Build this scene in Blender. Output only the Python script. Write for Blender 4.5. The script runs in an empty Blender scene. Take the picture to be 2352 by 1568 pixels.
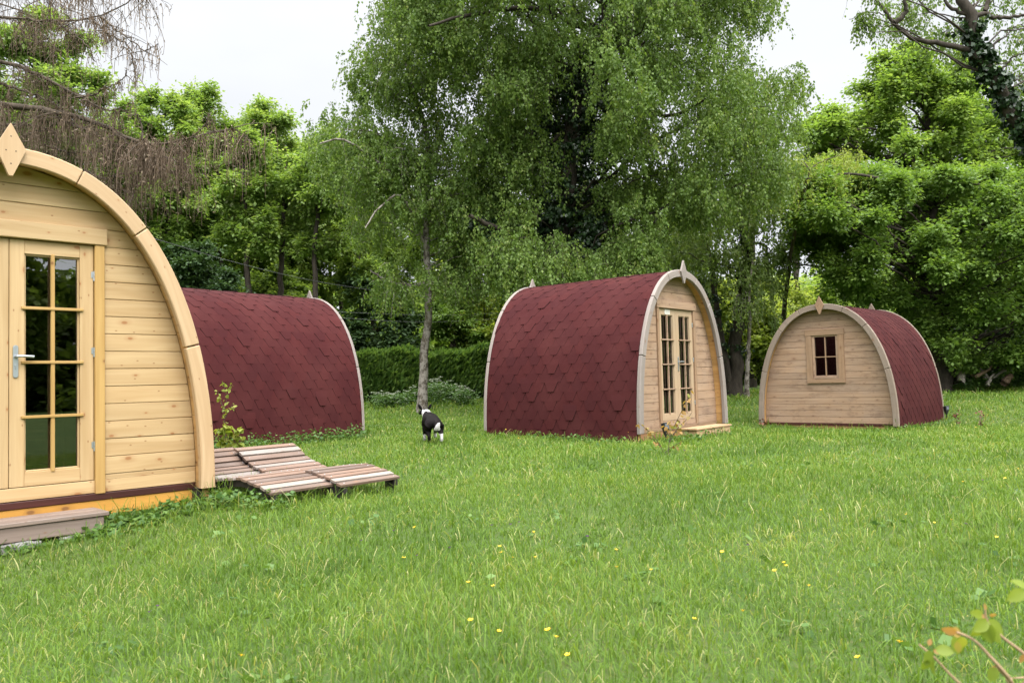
import bpy, bmesh, math, random
import numpy as np
from mathutils import Vector, Matrix
random.seed(7)
rng = np.random.default_rng(11)
R = math.radians
sc = bpy.context.scene
COL = sc.collection

# ------------------------------------------------------------------ camera frame
EYE = np.array([0.0, 0.0, 0.9204]); FOC = 1901.4; PITCH = 0.0469; ROLL = 0.0265
_fw = np.array([0, math.cos(PITCH), math.sin(PITCH)]); _up = np.array([0, -math.sin(PITCH), math.cos(PITCH)]); _rt = np.array([1.0, 0, 0])
_r2 = math.cos(ROLL)*_rt - math.sin(ROLL)*_up
_u2 = math.cos(ROLL)*_up + math.sin(ROLL)*_rt
def ray(u, v): return _fw + _r2*(u-1176.0)/FOC - _u2*(v-784.1)/FOC
def at(u, v, d): return EYE + ray(u, v)*d
def atz(u, v, z):
    r = ray(u, v); return EYE + r*((z-EYE[2])/r[2])

# ------------------------------------------------------------------ ground shape
def sstep(a, b, x):
    t = np.clip((x-a)/(b-a), 0, 1); return t*t*(3-2*t)
def ground_z(x, y):
    x = np.asarray(x, float); y = np.asarray(y, float)
    z = 0.24*sstep(17, 30, y)
    z = z - 0.27*np.exp(-((x-7.3)/4.0)**2-((y-17.3)/4.0)**2)
    z = z - 0.07*np.exp(-((x+3.4)/1.3)**2-((y-5.2)/1.3)**2) - 0.09*np.exp(-((x+2.6)/2.0)**2-((y-4.0)/2.0)**2)
    z = z + 0.015*np.sin(x*1.3+y*.7)+0.012*np.sin(x*.6-y*1.9+1)
    return z
def gz(x, y): return float(ground_z(x, y))

# ------------------------------------------------------------------ object helpers
def link(o, parent=None):
    COL.objects.link(o)
    if parent is not None: o.parent = parent
    return o
def tag(o, label=None, cat=None, group=None, kind=None):
    if label: o['label'] = label
    if cat: o['category'] = cat
    if group: o['group'] = group
    if kind: o['kind'] = kind
    return o
def thing(name, loc, label, cat, group=None, rz=0.0):
    o = bpy.data.objects.new(name, None); o.empty_display_size = .3
    link(o); o.location = loc; o.rotation_euler = (0, 0, rz)
    return tag(o, label, cat, group)

class MB:
    """collects faces with a grain coordinate (along, across, piece id) per vertex"""
    def __init__(s): s.v = []; s.f = []; s.w = []; s.mi = []; s.cur = 0
    def add(s, vs, fs, ws):
        b = len(s.v); s.v += [tuple(p) for p in vs]; s.w += [tuple(p) for p in ws]
        for f in fs: s.f.append(tuple(b+i for i in f)); s.mi.append(s.cur)
    def box(s, c, d, rot=None, pid=None):
        pid = random.random()*50 if pid is None else pid
        d = list(d); order = sorted(range(3), key=lambda i: -d[i])
        vs = []; ws = []
        for sx in (-.5, .5):
            for sy in (-.5, .5):
                for sz in (-.5, .5):
                    p = Vector((sx*d[0], sy*d[1], sz*d[2])); q = p.copy()
                    if rot is not None: p = rot @ p
                    vs.append(p+Vector(c)); ws.append((q[order[0]]+pid, q[order[1]]+.7*q[order[2]], pid))
        s.add(vs, [(0, 1, 3, 2), (4, 6, 7, 5), (0, 4, 5, 1), (2, 3, 7, 6), (0, 2, 6, 4), (1, 5, 7, 3)], ws)
    def prism(s, poly, y0, y1, pid=None, f=None):
        """polygon in x,z pushed from y0 to y1; grain along x"""
        pid = random.random()*50 if pid is None else pid
        n = len(poly); vs = []; ws = []
        for y in (y0, y1):
            for (x, z) in poly: vs.append((x, y, z)); ws.append((x+pid, z, pid) if f is None else f(x, z, pid))
        fs = [tuple(range(n)), tuple(range(2*n-1, n-1, -1))]
        for i in range(n):
            j = (i+1) % n; fs.append((j, i, n+i, n+j))
        s.add(vs, fs, ws)
    def tube(s, pts, rad, n=6, pid=None, cap=True):
        pid = random.random()*50 if pid is None else pid
        pts = [Vector(p) for p in pts]; m = len(pts); vs = []; ws = []; L = 0
        if not hasattr(rad, '__len__'): rad = [rad]*m
        t0 = (pts[1]-pts[0]).normalized(); a = t0.orthogonal().normalized()
        for i, p in enumerate(pts):
            t = (pts[min(i+1, m-1)]-pts[max(i-1, 0)]).normalized()
            a = (a-t*a.dot(t)).normalized(); b = t.cross(a)
            if i: L += (p-pts[i-1]).length
            for k in range(n):
                an = 2*math.pi*k/n
                vs.append(p+(a*math.cos(an)+b*math.sin(an))*rad[i]); ws.append((L+pid, rad[i]*an, pid))
        fs = []
        for i in range(m-1):
            for k in range(n):
                k2 = (k+1) % n; fs.append((i*n+k, i*n+k2, (i+1)*n+k2, (i+1)*n+k))
        if cap: fs += [tuple(range(n-1, -1, -1)), tuple(range((m-1)*n, m*n))]
        s.add(vs, fs, ws)
    def build(s, name, mats, parent=None, smooth=False, bevel=0, label=None):
        me = bpy.data.meshes.new(name); me.from_pydata(s.v, [], s.f)
        a = me.attributes.new('wc', 'FLOAT_VECTOR', 'POINT'); a.data.foreach_set('vector', np.array(s.w, np.float32).ravel())
        if not isinstance(mats, (list, tuple)): mats = [mats]
        for m in mats: me.materials.append(m)
        if len(mats) > 1: me.polygons.foreach_set('material_index', np.array(s.mi, np.int32))
        if smooth: me.polygons.foreach_set('use_smooth', np.ones(len(me.polygons), bool))
        me.update()
        bm = bmesh.new(); bm.from_mesh(me); bmesh.ops.recalc_face_normals(bm, faces=bm.faces); bm.to_mesh(me); bm.free()
        o = bpy.data.objects.new(name, me); link(o, parent)
        if bevel:
            md = o.modifiers.new('bevel', 'BEVEL'); md.width = bevel; md.segments = 1; md.limit_method = 'ANGLE'; md.angle_limit = R(40)
        if label: o['label'] = label
        return o

def np_mesh(name, V, quads, mats, parent=None, attr=None, tris=None, mi=None, smooth=False):
    """big meshes straight from numpy arrays"""
    me = bpy.data.meshes.new(name)
    V = np.ascontiguousarray(V, np.float32)
    nq = 0 if quads is None else len(quads); nt = 0 if tris is None else len(tris)
    me.vertices.add(len(V)); me.vertices.foreach_set('co', V.ravel())
    loops = []
    if nq: loops.append(np.asarray(quads, np.int32).ravel())
    if nt: loops.append(np.asarray(tris, np.int32).ravel())
    loops = np.concatenate(loops)
    me.loops.add(len(loops)); me.loops.foreach_set('vertex_index', loops)
    starts = np.concatenate([np.arange(nq)*4, nq*4+np.arange(nt)*3]).astype(np.int32)
    me.polygons.add(nq+nt); me.polygons.foreach_set('loop_start', starts)
    if mi is not None: me.polygons.foreach_set('material_index', np.asarray(mi, np.int32))
    if attr is not None:
        for k, arr in attr.items():
            arr = np.asarray(arr, np.float32)
            if arr.ndim == 1:
                a = me.attributes.new(k, 'FLOAT', 'POINT'); a.data.foreach_set('value', arr)
            else:
                a = me.attributes.new(k, 'FLOAT_VECTOR', 'POINT'); a.data.foreach_set('vector', arr.ravel())
    if not isinstance(mats, (list, tuple)): mats = [mats]
    for m in mats: me.materials.append(m)
    me.update(calc_edges=True)
    if smooth: me.polygons.foreach_set('use_smooth', np.ones(nq+nt, bool))
    o = bpy.data.objects.new(name, me); link(o, parent)
    return o

# ------------------------------------------------------------------ materials
class NT:
    def __init__(s, name):
        s.m = bpy.data.materials.new(name); s.m.use_nodes = True; s.t = s.m.node_tree; s.t.nodes.clear()
        s.out = s.t.nodes.new('ShaderNodeOutputMaterial')
    def n(s, typ, **kw):
        nd = s.t.nodes.new('ShaderNode'+typ)
        for k, v in kw.items():
            if k.startswith('i_'):
                key = k[2:]; key = int(key) if key.isdigit() else key.replace('_', ' ')
                if isinstance(v, bpy.types.NodeSocket): s.t.links.new(v, nd.inputs[key])
                else: nd.inputs[key].default_value = v
            else: setattr(nd, k, v)
        return nd
    def l(s, a, b): s.t.links.new(a, b)
    def attr(s, name): return s.n('Attribute', attribute_name=name)
    def math(s, op, a, b=0.0, c=None):
        nd = s.t.nodes.new('ShaderNodeMath'); nd.operation = op
        for i, x in enumerate((a, b, c)):
            if x is None: continue
            if isinstance(x, bpy.types.NodeSocket): s.l(x, nd.inputs[i])
            else: nd.inputs[i].default_value = x
        return nd.outputs[0]
    def mix(s, f, a, b, mode='MIX'):
        nd = s.t.nodes.new('ShaderNodeMix'); nd.data_type = 'RGBA'; nd.blend_type = mode
        for sock, x in ((nd.inputs[0], f), (nd.inputs[6], a), (nd.inputs[7], b)):
            if isinstance(x, bpy.types.NodeSocket): s.l(x, sock)
            elif isinstance(x, (int, float)): sock.default_value = x
            else: sock.default_value = (*x[:3], 1)
        return nd.outputs[2]
    def ramp(s, f, stops, interp='LINEAR'):
        nd = s.t.nodes.new('ShaderNodeValToRGB'); s.l(f, nd.inputs[0]); e = nd.color_ramp.elements; nd.color_ramp.interpolation = interp
        while len(e) < len(stops): e.new(.5)
        for i, (p, c) in enumerate(stops):
            e[i].position = p; e[i].color = (*(c if hasattr(c, '__len__') else (c, c, c)), 1)
        return nd.outputs[0]
    def done(s, shader): s.l(shader, s.out.inputs[0]); return s.m

def wood(name, light, dark, knot=(.16, .07, .025), tint=.16, grey=0.0, greycol=(.3, .28, .26), rough=.62, knots=1.0, stain=0.0, staincol=(.09, .06, .045), bump=.25):
    light, dark, greycol, staincol = [tuple(x*.84 for x in c) for c in (light, dark, greycol, staincol)]
    t = NT(name); a = t.attr('wc').outputs['Vector']
    sp = t.n('SeparateXYZ', i_0=a); al, ac, pid = sp.outputs
    g1 = t.n('CombineXYZ', i_0=t.math('MULTIPLY', al, 1.6), i_1=t.math('MULTIPLY', ac, 42.0), i_2=t.math('MULTIPLY', pid, 3.7)).outputs[0]
    n1 = t.n('TexNoise', i_Vector=g1, i_Scale=1.0, i_Detail=5.0, i_Roughness=.6).outputs[0]
    g2 = t.n('CombineXYZ', i_0=t.math('MULTIPLY', al, .9), i_1=t.math('MULTIPLY', ac, 14.0), i_2=t.math('MULTIPLY', pid, 5.1)).outputs[0]
    n2 = t.n('TexNoise', i_Vector=g2, i_Scale=1.0, i_Detail=2.0, i_Distortion=1.0).outputs[0]
    # knots: stretched cells, only some of them carry a knot
    g3 = t.n('CombineXYZ', i_0=t.math('MULTIPLY_ADD', al, 4.2, t.math('MULTIPLY', pid, 13.7)), i_1=t.math('MULTIPLY_ADD', ac, 8.0, t.math('MULTIPLY', pid, 7.1))).outputs[0]
    vo = t.n('TexVoronoi', voronoi_dimensions='2D', i_Vector=g3, i_Scale=1.0)
    kc = t.n('SeparateColor', i_0=vo.outputs['Color']).outputs
    kr = t.math('MULTIPLY_ADD', t.math('POWER', kc[1], 2.0), .13, .035)
    kd = t.math('DIVIDE', vo.outputs['Distance'], kr)
    kmask = t.math('MULTIPLY', t.ramp(kd, [(.55, 1.0), (1.0, 0.0)]), t.math('GREATER_THAN', kc[0], 1-.55*knots))
    halo = t.math('MULTIPLY', t.ramp(t.math('MULTIPLY', kd, .3), [(.1, 1.0), (.75, 0.0)]), t.math('GREATER_THAN', kc[0], 1-.55*knots))
    g4 = t.n('CombineXYZ', i_0=t.math('MULTIPLY_ADD', al, 7.5, t.math('MULTIPLY', pid, 5.3)), i_1=t.math('MULTIPLY_ADD', ac, 13.0, t.math('MULTIPLY', pid, 11.9))).outputs[0]
    vo2 = t.n('TexVoronoi', voronoi_dimensions='2D', i_Vector=g4, i_Scale=1.0); kc2 = t.n('SeparateColor', i_0=vo2.outputs['Color']).outputs
    small = t.math('MULTIPLY', t.ramp(t.math('DIVIDE', vo2.outputs['Distance'], .085), [(.5, 1.0), (1.0, 0.0)]), t.math('GREATER_THAN', kc2[0], 1-.30*knots))
    grain = t.ramp(n2, [(.33, 0.0), (.68, 1.0)])
    fine = t.ramp(n1, [(.35, 0.0), (.7, 1.0)])
    c = t.mix(t.math('MULTIPLY', grain, .7), light, dark)
    c = t.mix(t.math('MULTIPLY', fine, .38), c, dark)
    wn = t.n('TexWhiteNoise', noise_dimensions='1D', i_W=pid)
    val = t.math('MULTIPLY_ADD', wn.outputs[0], 2*tint, 1-tint)
    c = t.mix(1.0, c, t.n('CombineColor', i_0=val, i_1=t.math('MULTIPLY_ADD', val, .9, .085), i_2=t.math('MULTIPLY_ADD', val, .75, .2)).outputs[0], 'MULTIPLY')
    c = t.mix(t.math('MULTIPLY', halo, .35), c, knot)
    c = t.mix(t.math('MULTIPLY', kmask, .8), c, knot); c = t.mix(t.math('MULTIPLY', small, .7), c, tuple(x*.7 for x in knot))
    if grey or stain:
        oc = t.n('TexCoord').outputs['Object']
        ns = t.n('TexNoise', i_Vector=t.n('Mapping', i_Vector=oc, i_Scale=(2.2, 2.2, 3.5)).outputs[0], i_Scale=1.0, i_Detail=6.0, i_Roughness=.65).outputs[0]
        if grey: c = t.mix(t.math('MULTIPLY', t.ramp(ns, [(.3, .35), (.65, 1.0)]), grey), c, t.mix(fine, greycol, tuple(x*.72 for x in greycol)))
        if stain:
            ns2 = t.n('TexNoise', i_Vector=t.n('Mapping', i_Vector=oc, i_Scale=(3.5, 3.5, 9.0), i_Location=(3, 1, 7)).outputs[0], i_Scale=1.0, i_Detail=5.0, i_Roughness=.7).outputs[0]
            c = t.mix(t.math('MULTIPLY', t.ramp(ns2, [(.52, 0.0), (.72, 1.0)]), stain), c, staincol)
    bp = t.n('Bump', i_Strength=bump, i_Distance=.004, i_Height=t.math('ADD', n1, t.math('MULTIPLY', kmask, .4)))
    b = t.n('BsdfPrincipled', i_Base_Color=c, i_Roughness=rough, i_Normal=bp.outputs[0])
    b.inputs['Specular IOR Level'].default_value = .3
    return t.done(b.outputs[0])

def plain(name, col, rough=.6, metal=0.0, spec=.4, var=.25, scale=20.0, bump=0.0):
    t = NT(name); oc = t.n('TexCoord').outputs['Object']
    ns = t.n('TexNoise', i_Vector=oc, i_Scale=scale, i_Detail=6.0, i_Roughness=.65).outputs[0]
    c = t.mix(ns, tuple(x*(1-var) for x in col), tuple(min(1, x*(1+var)) for x in col))
    b = t.n('BsdfPrincipled', i_Base_Color=c, i_Roughness=rough, i_Metallic=metal)
    b.inputs['Specular IOR Level'].default_value = spec
    if bump:
        bp = t.n('Bump', i_Strength=bump, i_Distance=.02, i_Height=ns); t.l(bp.outputs[0], b.inputs['Normal'])
    return t.done(b.outputs[0])

def leafmat(name, stops, trans=.38, rough=.5, tcol=(1.25, 1.25, .55), spec=.3, attr='v', desat=False):
    if desat: stops = [(p, (c[0]*1.04+.003, c[1]*1.03, c[2]*1.18+.004)) for p, c in stops]; tcol = (1.22, 1.22, .62)
    t = NT(name); a = t.attr(attr).outputs['Fac']
    c = t.ramp(a, stops)
    oc = t.n('TexCoord').outputs['Object']
    ns = t.n('TexNoise', i_Vector=oc, i_Scale=.55, i_Detail=3.0).outputs[0]
    c = t.mix(t.math('MULTIPLY', t.ramp(ns, [(.3, 0.0), (.7, 1.0)]), .45), c, t.mix(1.0, c, (.72, .8, .8), 'MULTIPLY'))
    b = t.n('BsdfPrincipled', i_Base_Color=c, i_Roughness=rough)
    b.inputs['Specular IOR Level'].default_value = spec
    tr = t.n('BsdfTranslucent', i_Color=t.mix(1.0, c, tcol, 'MULTIPLY'))
    m = t.n('MixShader', i_0=trans, i_1=b.outputs[0], i_2=tr.outputs[0])
    return t.done(m.outputs[0])

def barkmat(name, base, dark, white=None, scale=6.0):
    t = NT(name); oc = t.n('TexCoord').outputs['Object']
    n1 = t.n('TexNoise', i_Vector=t.n('Mapping', i_Vector=oc, i_Scale=(scale, scale, scale*.35)).outputs[0], i_Scale=1.5, i_Detail=8.0, i_Roughness=.7).outputs[0]
    c = t.mix(t.ramp(n1, [(.35, 0.0), (.65, 1.0)]), dark, base)
    if white:
        n2 = t.n('TexNoise', i_Vector=t.n('Mapping', i_Vector=oc, i_Scale=(3.0, 3.0, 2.6)).outputs[0], i_Scale=2.0, i_Detail=5.0, i_Roughness=.75).outputs[0]
        c = t.mix(t.ramp(n2, [(.44, 0.0), (.54, 1.0)]), c, white)
    bp = t.n('Bump', i_Strength=.6, i_Distance=.03, i_Height=n1)
    b = t.n('BsdfPrincipled', i_Base_Color=c, i_Roughness=.85, i_Normal=bp.outputs[0])
    b.inputs['Specular IOR Level'].default_value = .2
    return t.done(b.outputs[0])

M = {}
M['pine_new'] = wood('pine_new', (.555, .40, .225), (.40, .255, .12), knots=.75, tint=.07, knot=(.26, .11, .04), bump=.12)
M['pine_amber'] = wood('pine_amber', (.50, .325, .125), (.36, .21, .065), knots=.35, tint=.06, bump=.12)
M['pine_arch'] = wood('pine_arch', (.54, .385, .24), (.42, .275, .15), knots=.6, tint=.04, knot=(.26, .11, .04), bump=.12)
M['pine_pale'] = wood('pine_pale', (.47, .345, .225), (.37, .255, .155), knots=.5, tint=.07, grey=.25, greycol=(.36, .30, .25), bump=.12)
M['board_orange'] = wood('board_orange', (.62, .33, .07), (.50, .24, .045), knots=.4, tint=.05, bump=.12)
M['strip_brown'] = wood('strip_brown', (.075, .022, .018), (.04, .014, .012), knot=(.02, .01, .01), tint=.3, rough=.45)
M['pine_worn'] = wood('pine_worn', (.44, .285, .18), (.29, .17, .095), tint=.15, knots=1.0, knot=(.15, .065, .03), grey=.42, greycol=(.36, .29, .245), stain=.65, staincol=(.16, .095, .065))
M['pine_worn_red'] = wood('pine_worn_red', (.34, .215, .13), (.23, .135, .075), tint=.12, knots=.8, grey=.2, greycol=(.38, .3, .24), stain=.25, staincol=(.2, .11, .06))
M['arch_grey'] = wood('arch_grey', (.30, .255, .235), (.215, .178, .16), tint=.14, knots=.6, grey=.5, greycol=(.31, .275, .26), stain=.2, staincol=(.22, .17, .13))
M['arch_brown'] = wood('arch_brown', (.31, .24, .19), (.22, .16, .12), tint=.14, knots=.6, grey=.35, greycol=(.27, .235, .21), stain=.3, staincol=(.18, .12, .09))
M['step_grey'] = wood('step_grey', (.29, .215, .175), (.12, .08, .062), tint=.2, knots=1.0, grey=.35, greycol=(.24, .205, .19), stain=.4)
M['step_tan'] = wood('step_tan', (.55, .36, .2), (.4, .24, .12), tint=.1, grey=.2)
M['sill_brown'] = wood('sill_brown', (.36, .19, .09), (.25, .12, .055), tint=.1, grey=.2, greycol=(.25, .18, .13))
M['soffit'] = wood('soffit', (.60, .36, .15), (.46, .25, .09), tint=.1, knots=.6)
M['slat_red'] = wood('slat_red', (.195, .115, .078), (.085, .047, .031), tint=.45, knots=.4, grey=.25, greycol=(.4, .33, .29))
M['slat_white'] = wood('slat_white', (.33, .28, .25), (.17, .125, .105), tint=.25, knots=.3, grey=.35, greycol=(.38, .35, .33))
M['black_wood'] = plain('black_wood', (.018, .014, .013), .7)
M['felt'] = plain('felt', (.012, .012, .014), .9)
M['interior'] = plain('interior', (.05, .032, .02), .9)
M['metal'] = plain('metal', (.42, .45, .48), .38, .85, .5, .1)
M['black_plastic'] = plain('black_plastic', (.015, .016, .018), .35)
M['lamp_lens'] = plain('lamp_lens', (.12, .13, .15), .15, 0, .6)
M['stone'] = plain('stone', (.17, .165, .155), .9, var=.35, bump=.4)
M['paper'] = plain('paper', (.62, .6, .55), .8, var=.05)
M['print_grey'] = plain('print_grey', (.3, .29, .27), .8, var=.05)
M['curtain'] = plain('curtain', (.05, .025, .014), .9)
M['cable'] = plain('cable', (.05, .055, .05), .6)
M['wire'] = plain('wire', (.14, .15, .14), .6)
def glassmat():
    t = NT('glass'); tr = t.n('BsdfTransparent', i_Color=(.42, .43, .41, 1)); gl = t.n('BsdfGlossy', i_Roughness=.01, i_Color=(.9, .9, .9, 1))
    fr = t.n('Fresnel', i_IOR=2.1)
    return t.done(t.n('MixShader', i_0=fr.outputs[0], i_1=tr.outputs[0], i_2=gl.outputs[0]).outputs[0])
M['glass'] = glassmat()
def shinglemat():
    t = NT('red_shingle'); a = t.attr('wc').outputs['Vector']; sp = t.n('SeparateXYZ', i_0=a).outputs
    oc = t.n('TexCoord').outputs['Object']
    ns = t.n('TexNoise', i_Vector=oc, i_Scale=260.0, i_Detail=2.0).outputs[0]
    nb = t.n('TexNoise', i_Vector=oc, i_Scale=1.6, i_Detail=5.0).outputs[0]
    wn = t.n('TexWhiteNoise', noise_dimensions='1D', i_W=sp[2]).outputs[0]
    c = t.mix(ns, (.040, .0082, .0088), (.068, .0148, .015))
    c = t.mix(t.math('MULTIPLY', wn, .6), c, (.036, .0088, .0105))
    c = t.mix(t.math('MULTIPLY', t.ramp(nb, [(.42, 0.0), (.70, 1.0)]), .55), c, (.074, .0205, .0195))
    bp = t.n('Bump', i_Strength=.35, i_Distance=.002, i_Height=ns)
    b = t.n('BsdfPrincipled', i_Base_Color=c, i_Roughness=.92, i_Normal=bp.outputs[0]); b.inputs['Specular IOR Level'].default_value = .12
    return t.done(b.outputs[0])
M['shingle'] = shinglemat()
M['shingle_edge'] = plain('shingle_edge', (.022, .0075, .008), .95)
# ------------------------------------------------------------------ camping pods
PW, PH, PP = 2.9154, 2.5, 2.2277
def _prof(t):
    c, s = math.cos(t), math.sin(t); e = 2/PP
    return (math.copysign(abs(c)**e, c)*PW/2, abs(s)**e*PH)
_N = 720
_raw = np.array([_prof(math.pi*i/_N) for i in range(_N+1)])
_tan = np.gradient(_raw, axis=0); _tan /= np.linalg.norm(_tan, axis=1)[:, None]
_nor = np.stack([_tan[:, 1], -_tan[:, 0]], 1)
_nor[0] = (1, 0); _nor[-1] = (-1, 0)
def prof_off(off): return _raw + _nor*off
def pt(tdeg, off):
    i = tdeg/180*_N; k = min(int(i), _N-1); f = i-k; P = prof_off(off); return P[k]*(1-f)+P[k+1]*f
def halfw(z, off):
    P = prof_off(off)[:_N//2+1]
    if z <= 0: return PW/2+off
    if z >= P[-1, 1]: return 0.0
    return float(np.interp(z, P[:, 1], P[:, 0]))

JT = [0, 24.7, 52.6, 73.2, 106.8, 127.4, 155.3, 180]
def make_arch(parent, y0, y1, mat, drop=0.0):
    mb = MB()
    for a, b in zip(JT[:-1], JT[1:]):
        g = .12
        ts = np.linspace(a+(g if a else 0), b-(g if b < 180 else 0), 13)
        pid = random.random()*50
        out = [pt(t, 0) for t in ts]; inn = [pt(t, -.115) for t in ts]
        if a == 0: out.insert(0, (PW/2, -.0-drop)); inn.insert(0, (PW/2-.115, -drop))
        if b == 180: out.append((-PW/2, -drop)); inn.append((-PW/2+.115, -drop))
        n = len(out); vs = []; ws = []; L = 0
        for i in range(n):
            if i: L += math.dist(out[i], out[i-1])
            for (p, y, w) in ((out[i], y0, .115), (inn[i], y0, 0), (inn[i], y1, -.06), (out[i], y1, .175)):
                vs.append((p[0], y, p[1])); ws.append((L+pid, w+.03*math.sin(3*L+pid), pid))
        fs = [(0, 1, 2, 3), ((n-1)*4+3, (n-1)*4+2, (n-1)*4+1, (n-1)*4)]
        for i in range(n-1):
            for k in range(4):
                k2 = (k+1) % 4; fs.append((i*4+k, i*4+k2, (i+1)*4+k2, (i+1)*4+k))
        mb.add(vs, fs, ws)
    return mb.build('arch', mat, parent, bevel=.007)

def make_finial(parent, y, mat, sgn=-1):
    mb = MB()
    poly = [(0, 2.655-.001), (.094, 2.475), (.012, 2.285), (-.012, 2.285), (-.094, 2.475)]
    mb.prism([(x, z) for x, z in poly], y, y+sgn*.028, f=lambda x, z, p: (z+p, x, p))
    for (x, z) in ((.0, 2.56), (-.03, 2.46), (.03, 2.46), (0, 2.37)):
        mb.cur = 1; mb.tube([(x, y+sgn*.027, z), (x, y+sgn*.0295, z)], .005, 6)
    return mb.build('finial', [mat, M['black_wood']], parent, bevel=.003)

def plank_wall(parent, y0, y1, mats, opening, zbot, off=-.085, step=.132, log=0.0, top=2.5, groove=.011):
    """horizontal boards cut to the arch; opening=(x0,x1,z0,z1) or None. y0 is the weather face"""
    mb = MB(); z = zbot; up = 1 if y1 > y0 else -1
    while z < top+off:
        z1 = min(z+step-.0055, top+off-.005)
        if z1-z < .02: break
        w = lambda zz: halfw(zz, off)
        segs = []
        zs = [z, (z+z1)/2, z1]
        if opening and z < opening[3] and z1 > opening[2]:
            if z < opening[2]-.01 or z1 > opening[3]+.01:
                # board crosses the edge of the opening: split in height
                for (za, zb, cut) in ((z, opening[2], False), (max(z, opening[2]), min(z1, opening[3]), True), (opening[3], z1, False)):
                    if zb-za > .006 and za >= z-1e-6 and zb <= z1+1e-6: segs.append((za, zb, cut))
            else: segs = [(z, z1, True)]
        else: segs = [(z, z1, False)]
        yo = y0 + random.uniform(-.0015, .0015)
        for (za, zb, cut) in segs:
            xs = [(-1, opening[0], za, zb), (opening[1], 1, za, zb)] if cut else [(-1, 1, za, zb)]
            # long boards are butted somewhere
            for (xa, xb, a, b) in xs:
                L = -1 if xa == -1 else 0; Rr = 1 if xb == 1 else 0
                zz = [a, (a+b)/2, b]
                left = [(-w(q), q) for q in zz] if L else [(xa, a), (xa, b)]
                right = [(w(q), q) for q in zz] if Rr else [(xb, a), (xb, b)]
                poly = left[::-1] + right if False else ([p for p in left] + [p for p in right[::-1]])
                pid = random.random()*50
                if log:
                    h = b-a; n = len(poly)
                    mb.prism(poly, yo+up*log*.0, y1, pid)
                else: mb.prism(poly, yo, y1, pid)
        if z+step < top+off-.03:   # tongue closing the groove
            zg = z1; wg = halfw(zg+.006, off)-.01; ya, yb_ = y0+up*groove, y1
            cut = opening and zg+.008 > opening[2] and zg-.004 < opening[3]
            for (xa, xb) in (((-wg, opening[0]-.0005), (opening[1]+.0005, wg)) if cut else ((-wg, wg),)):
                if xb-xa > .02: mb.box(((xa+xb)/2, (ya+yb_)/2-up*.0005, zg+.00275), (xb-xa, abs(yb_-ya)-.002, .0052))
        z += step
    return mb.build('end_wall', mats, parent, bevel=.003 if groove < .01 else .007)

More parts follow.
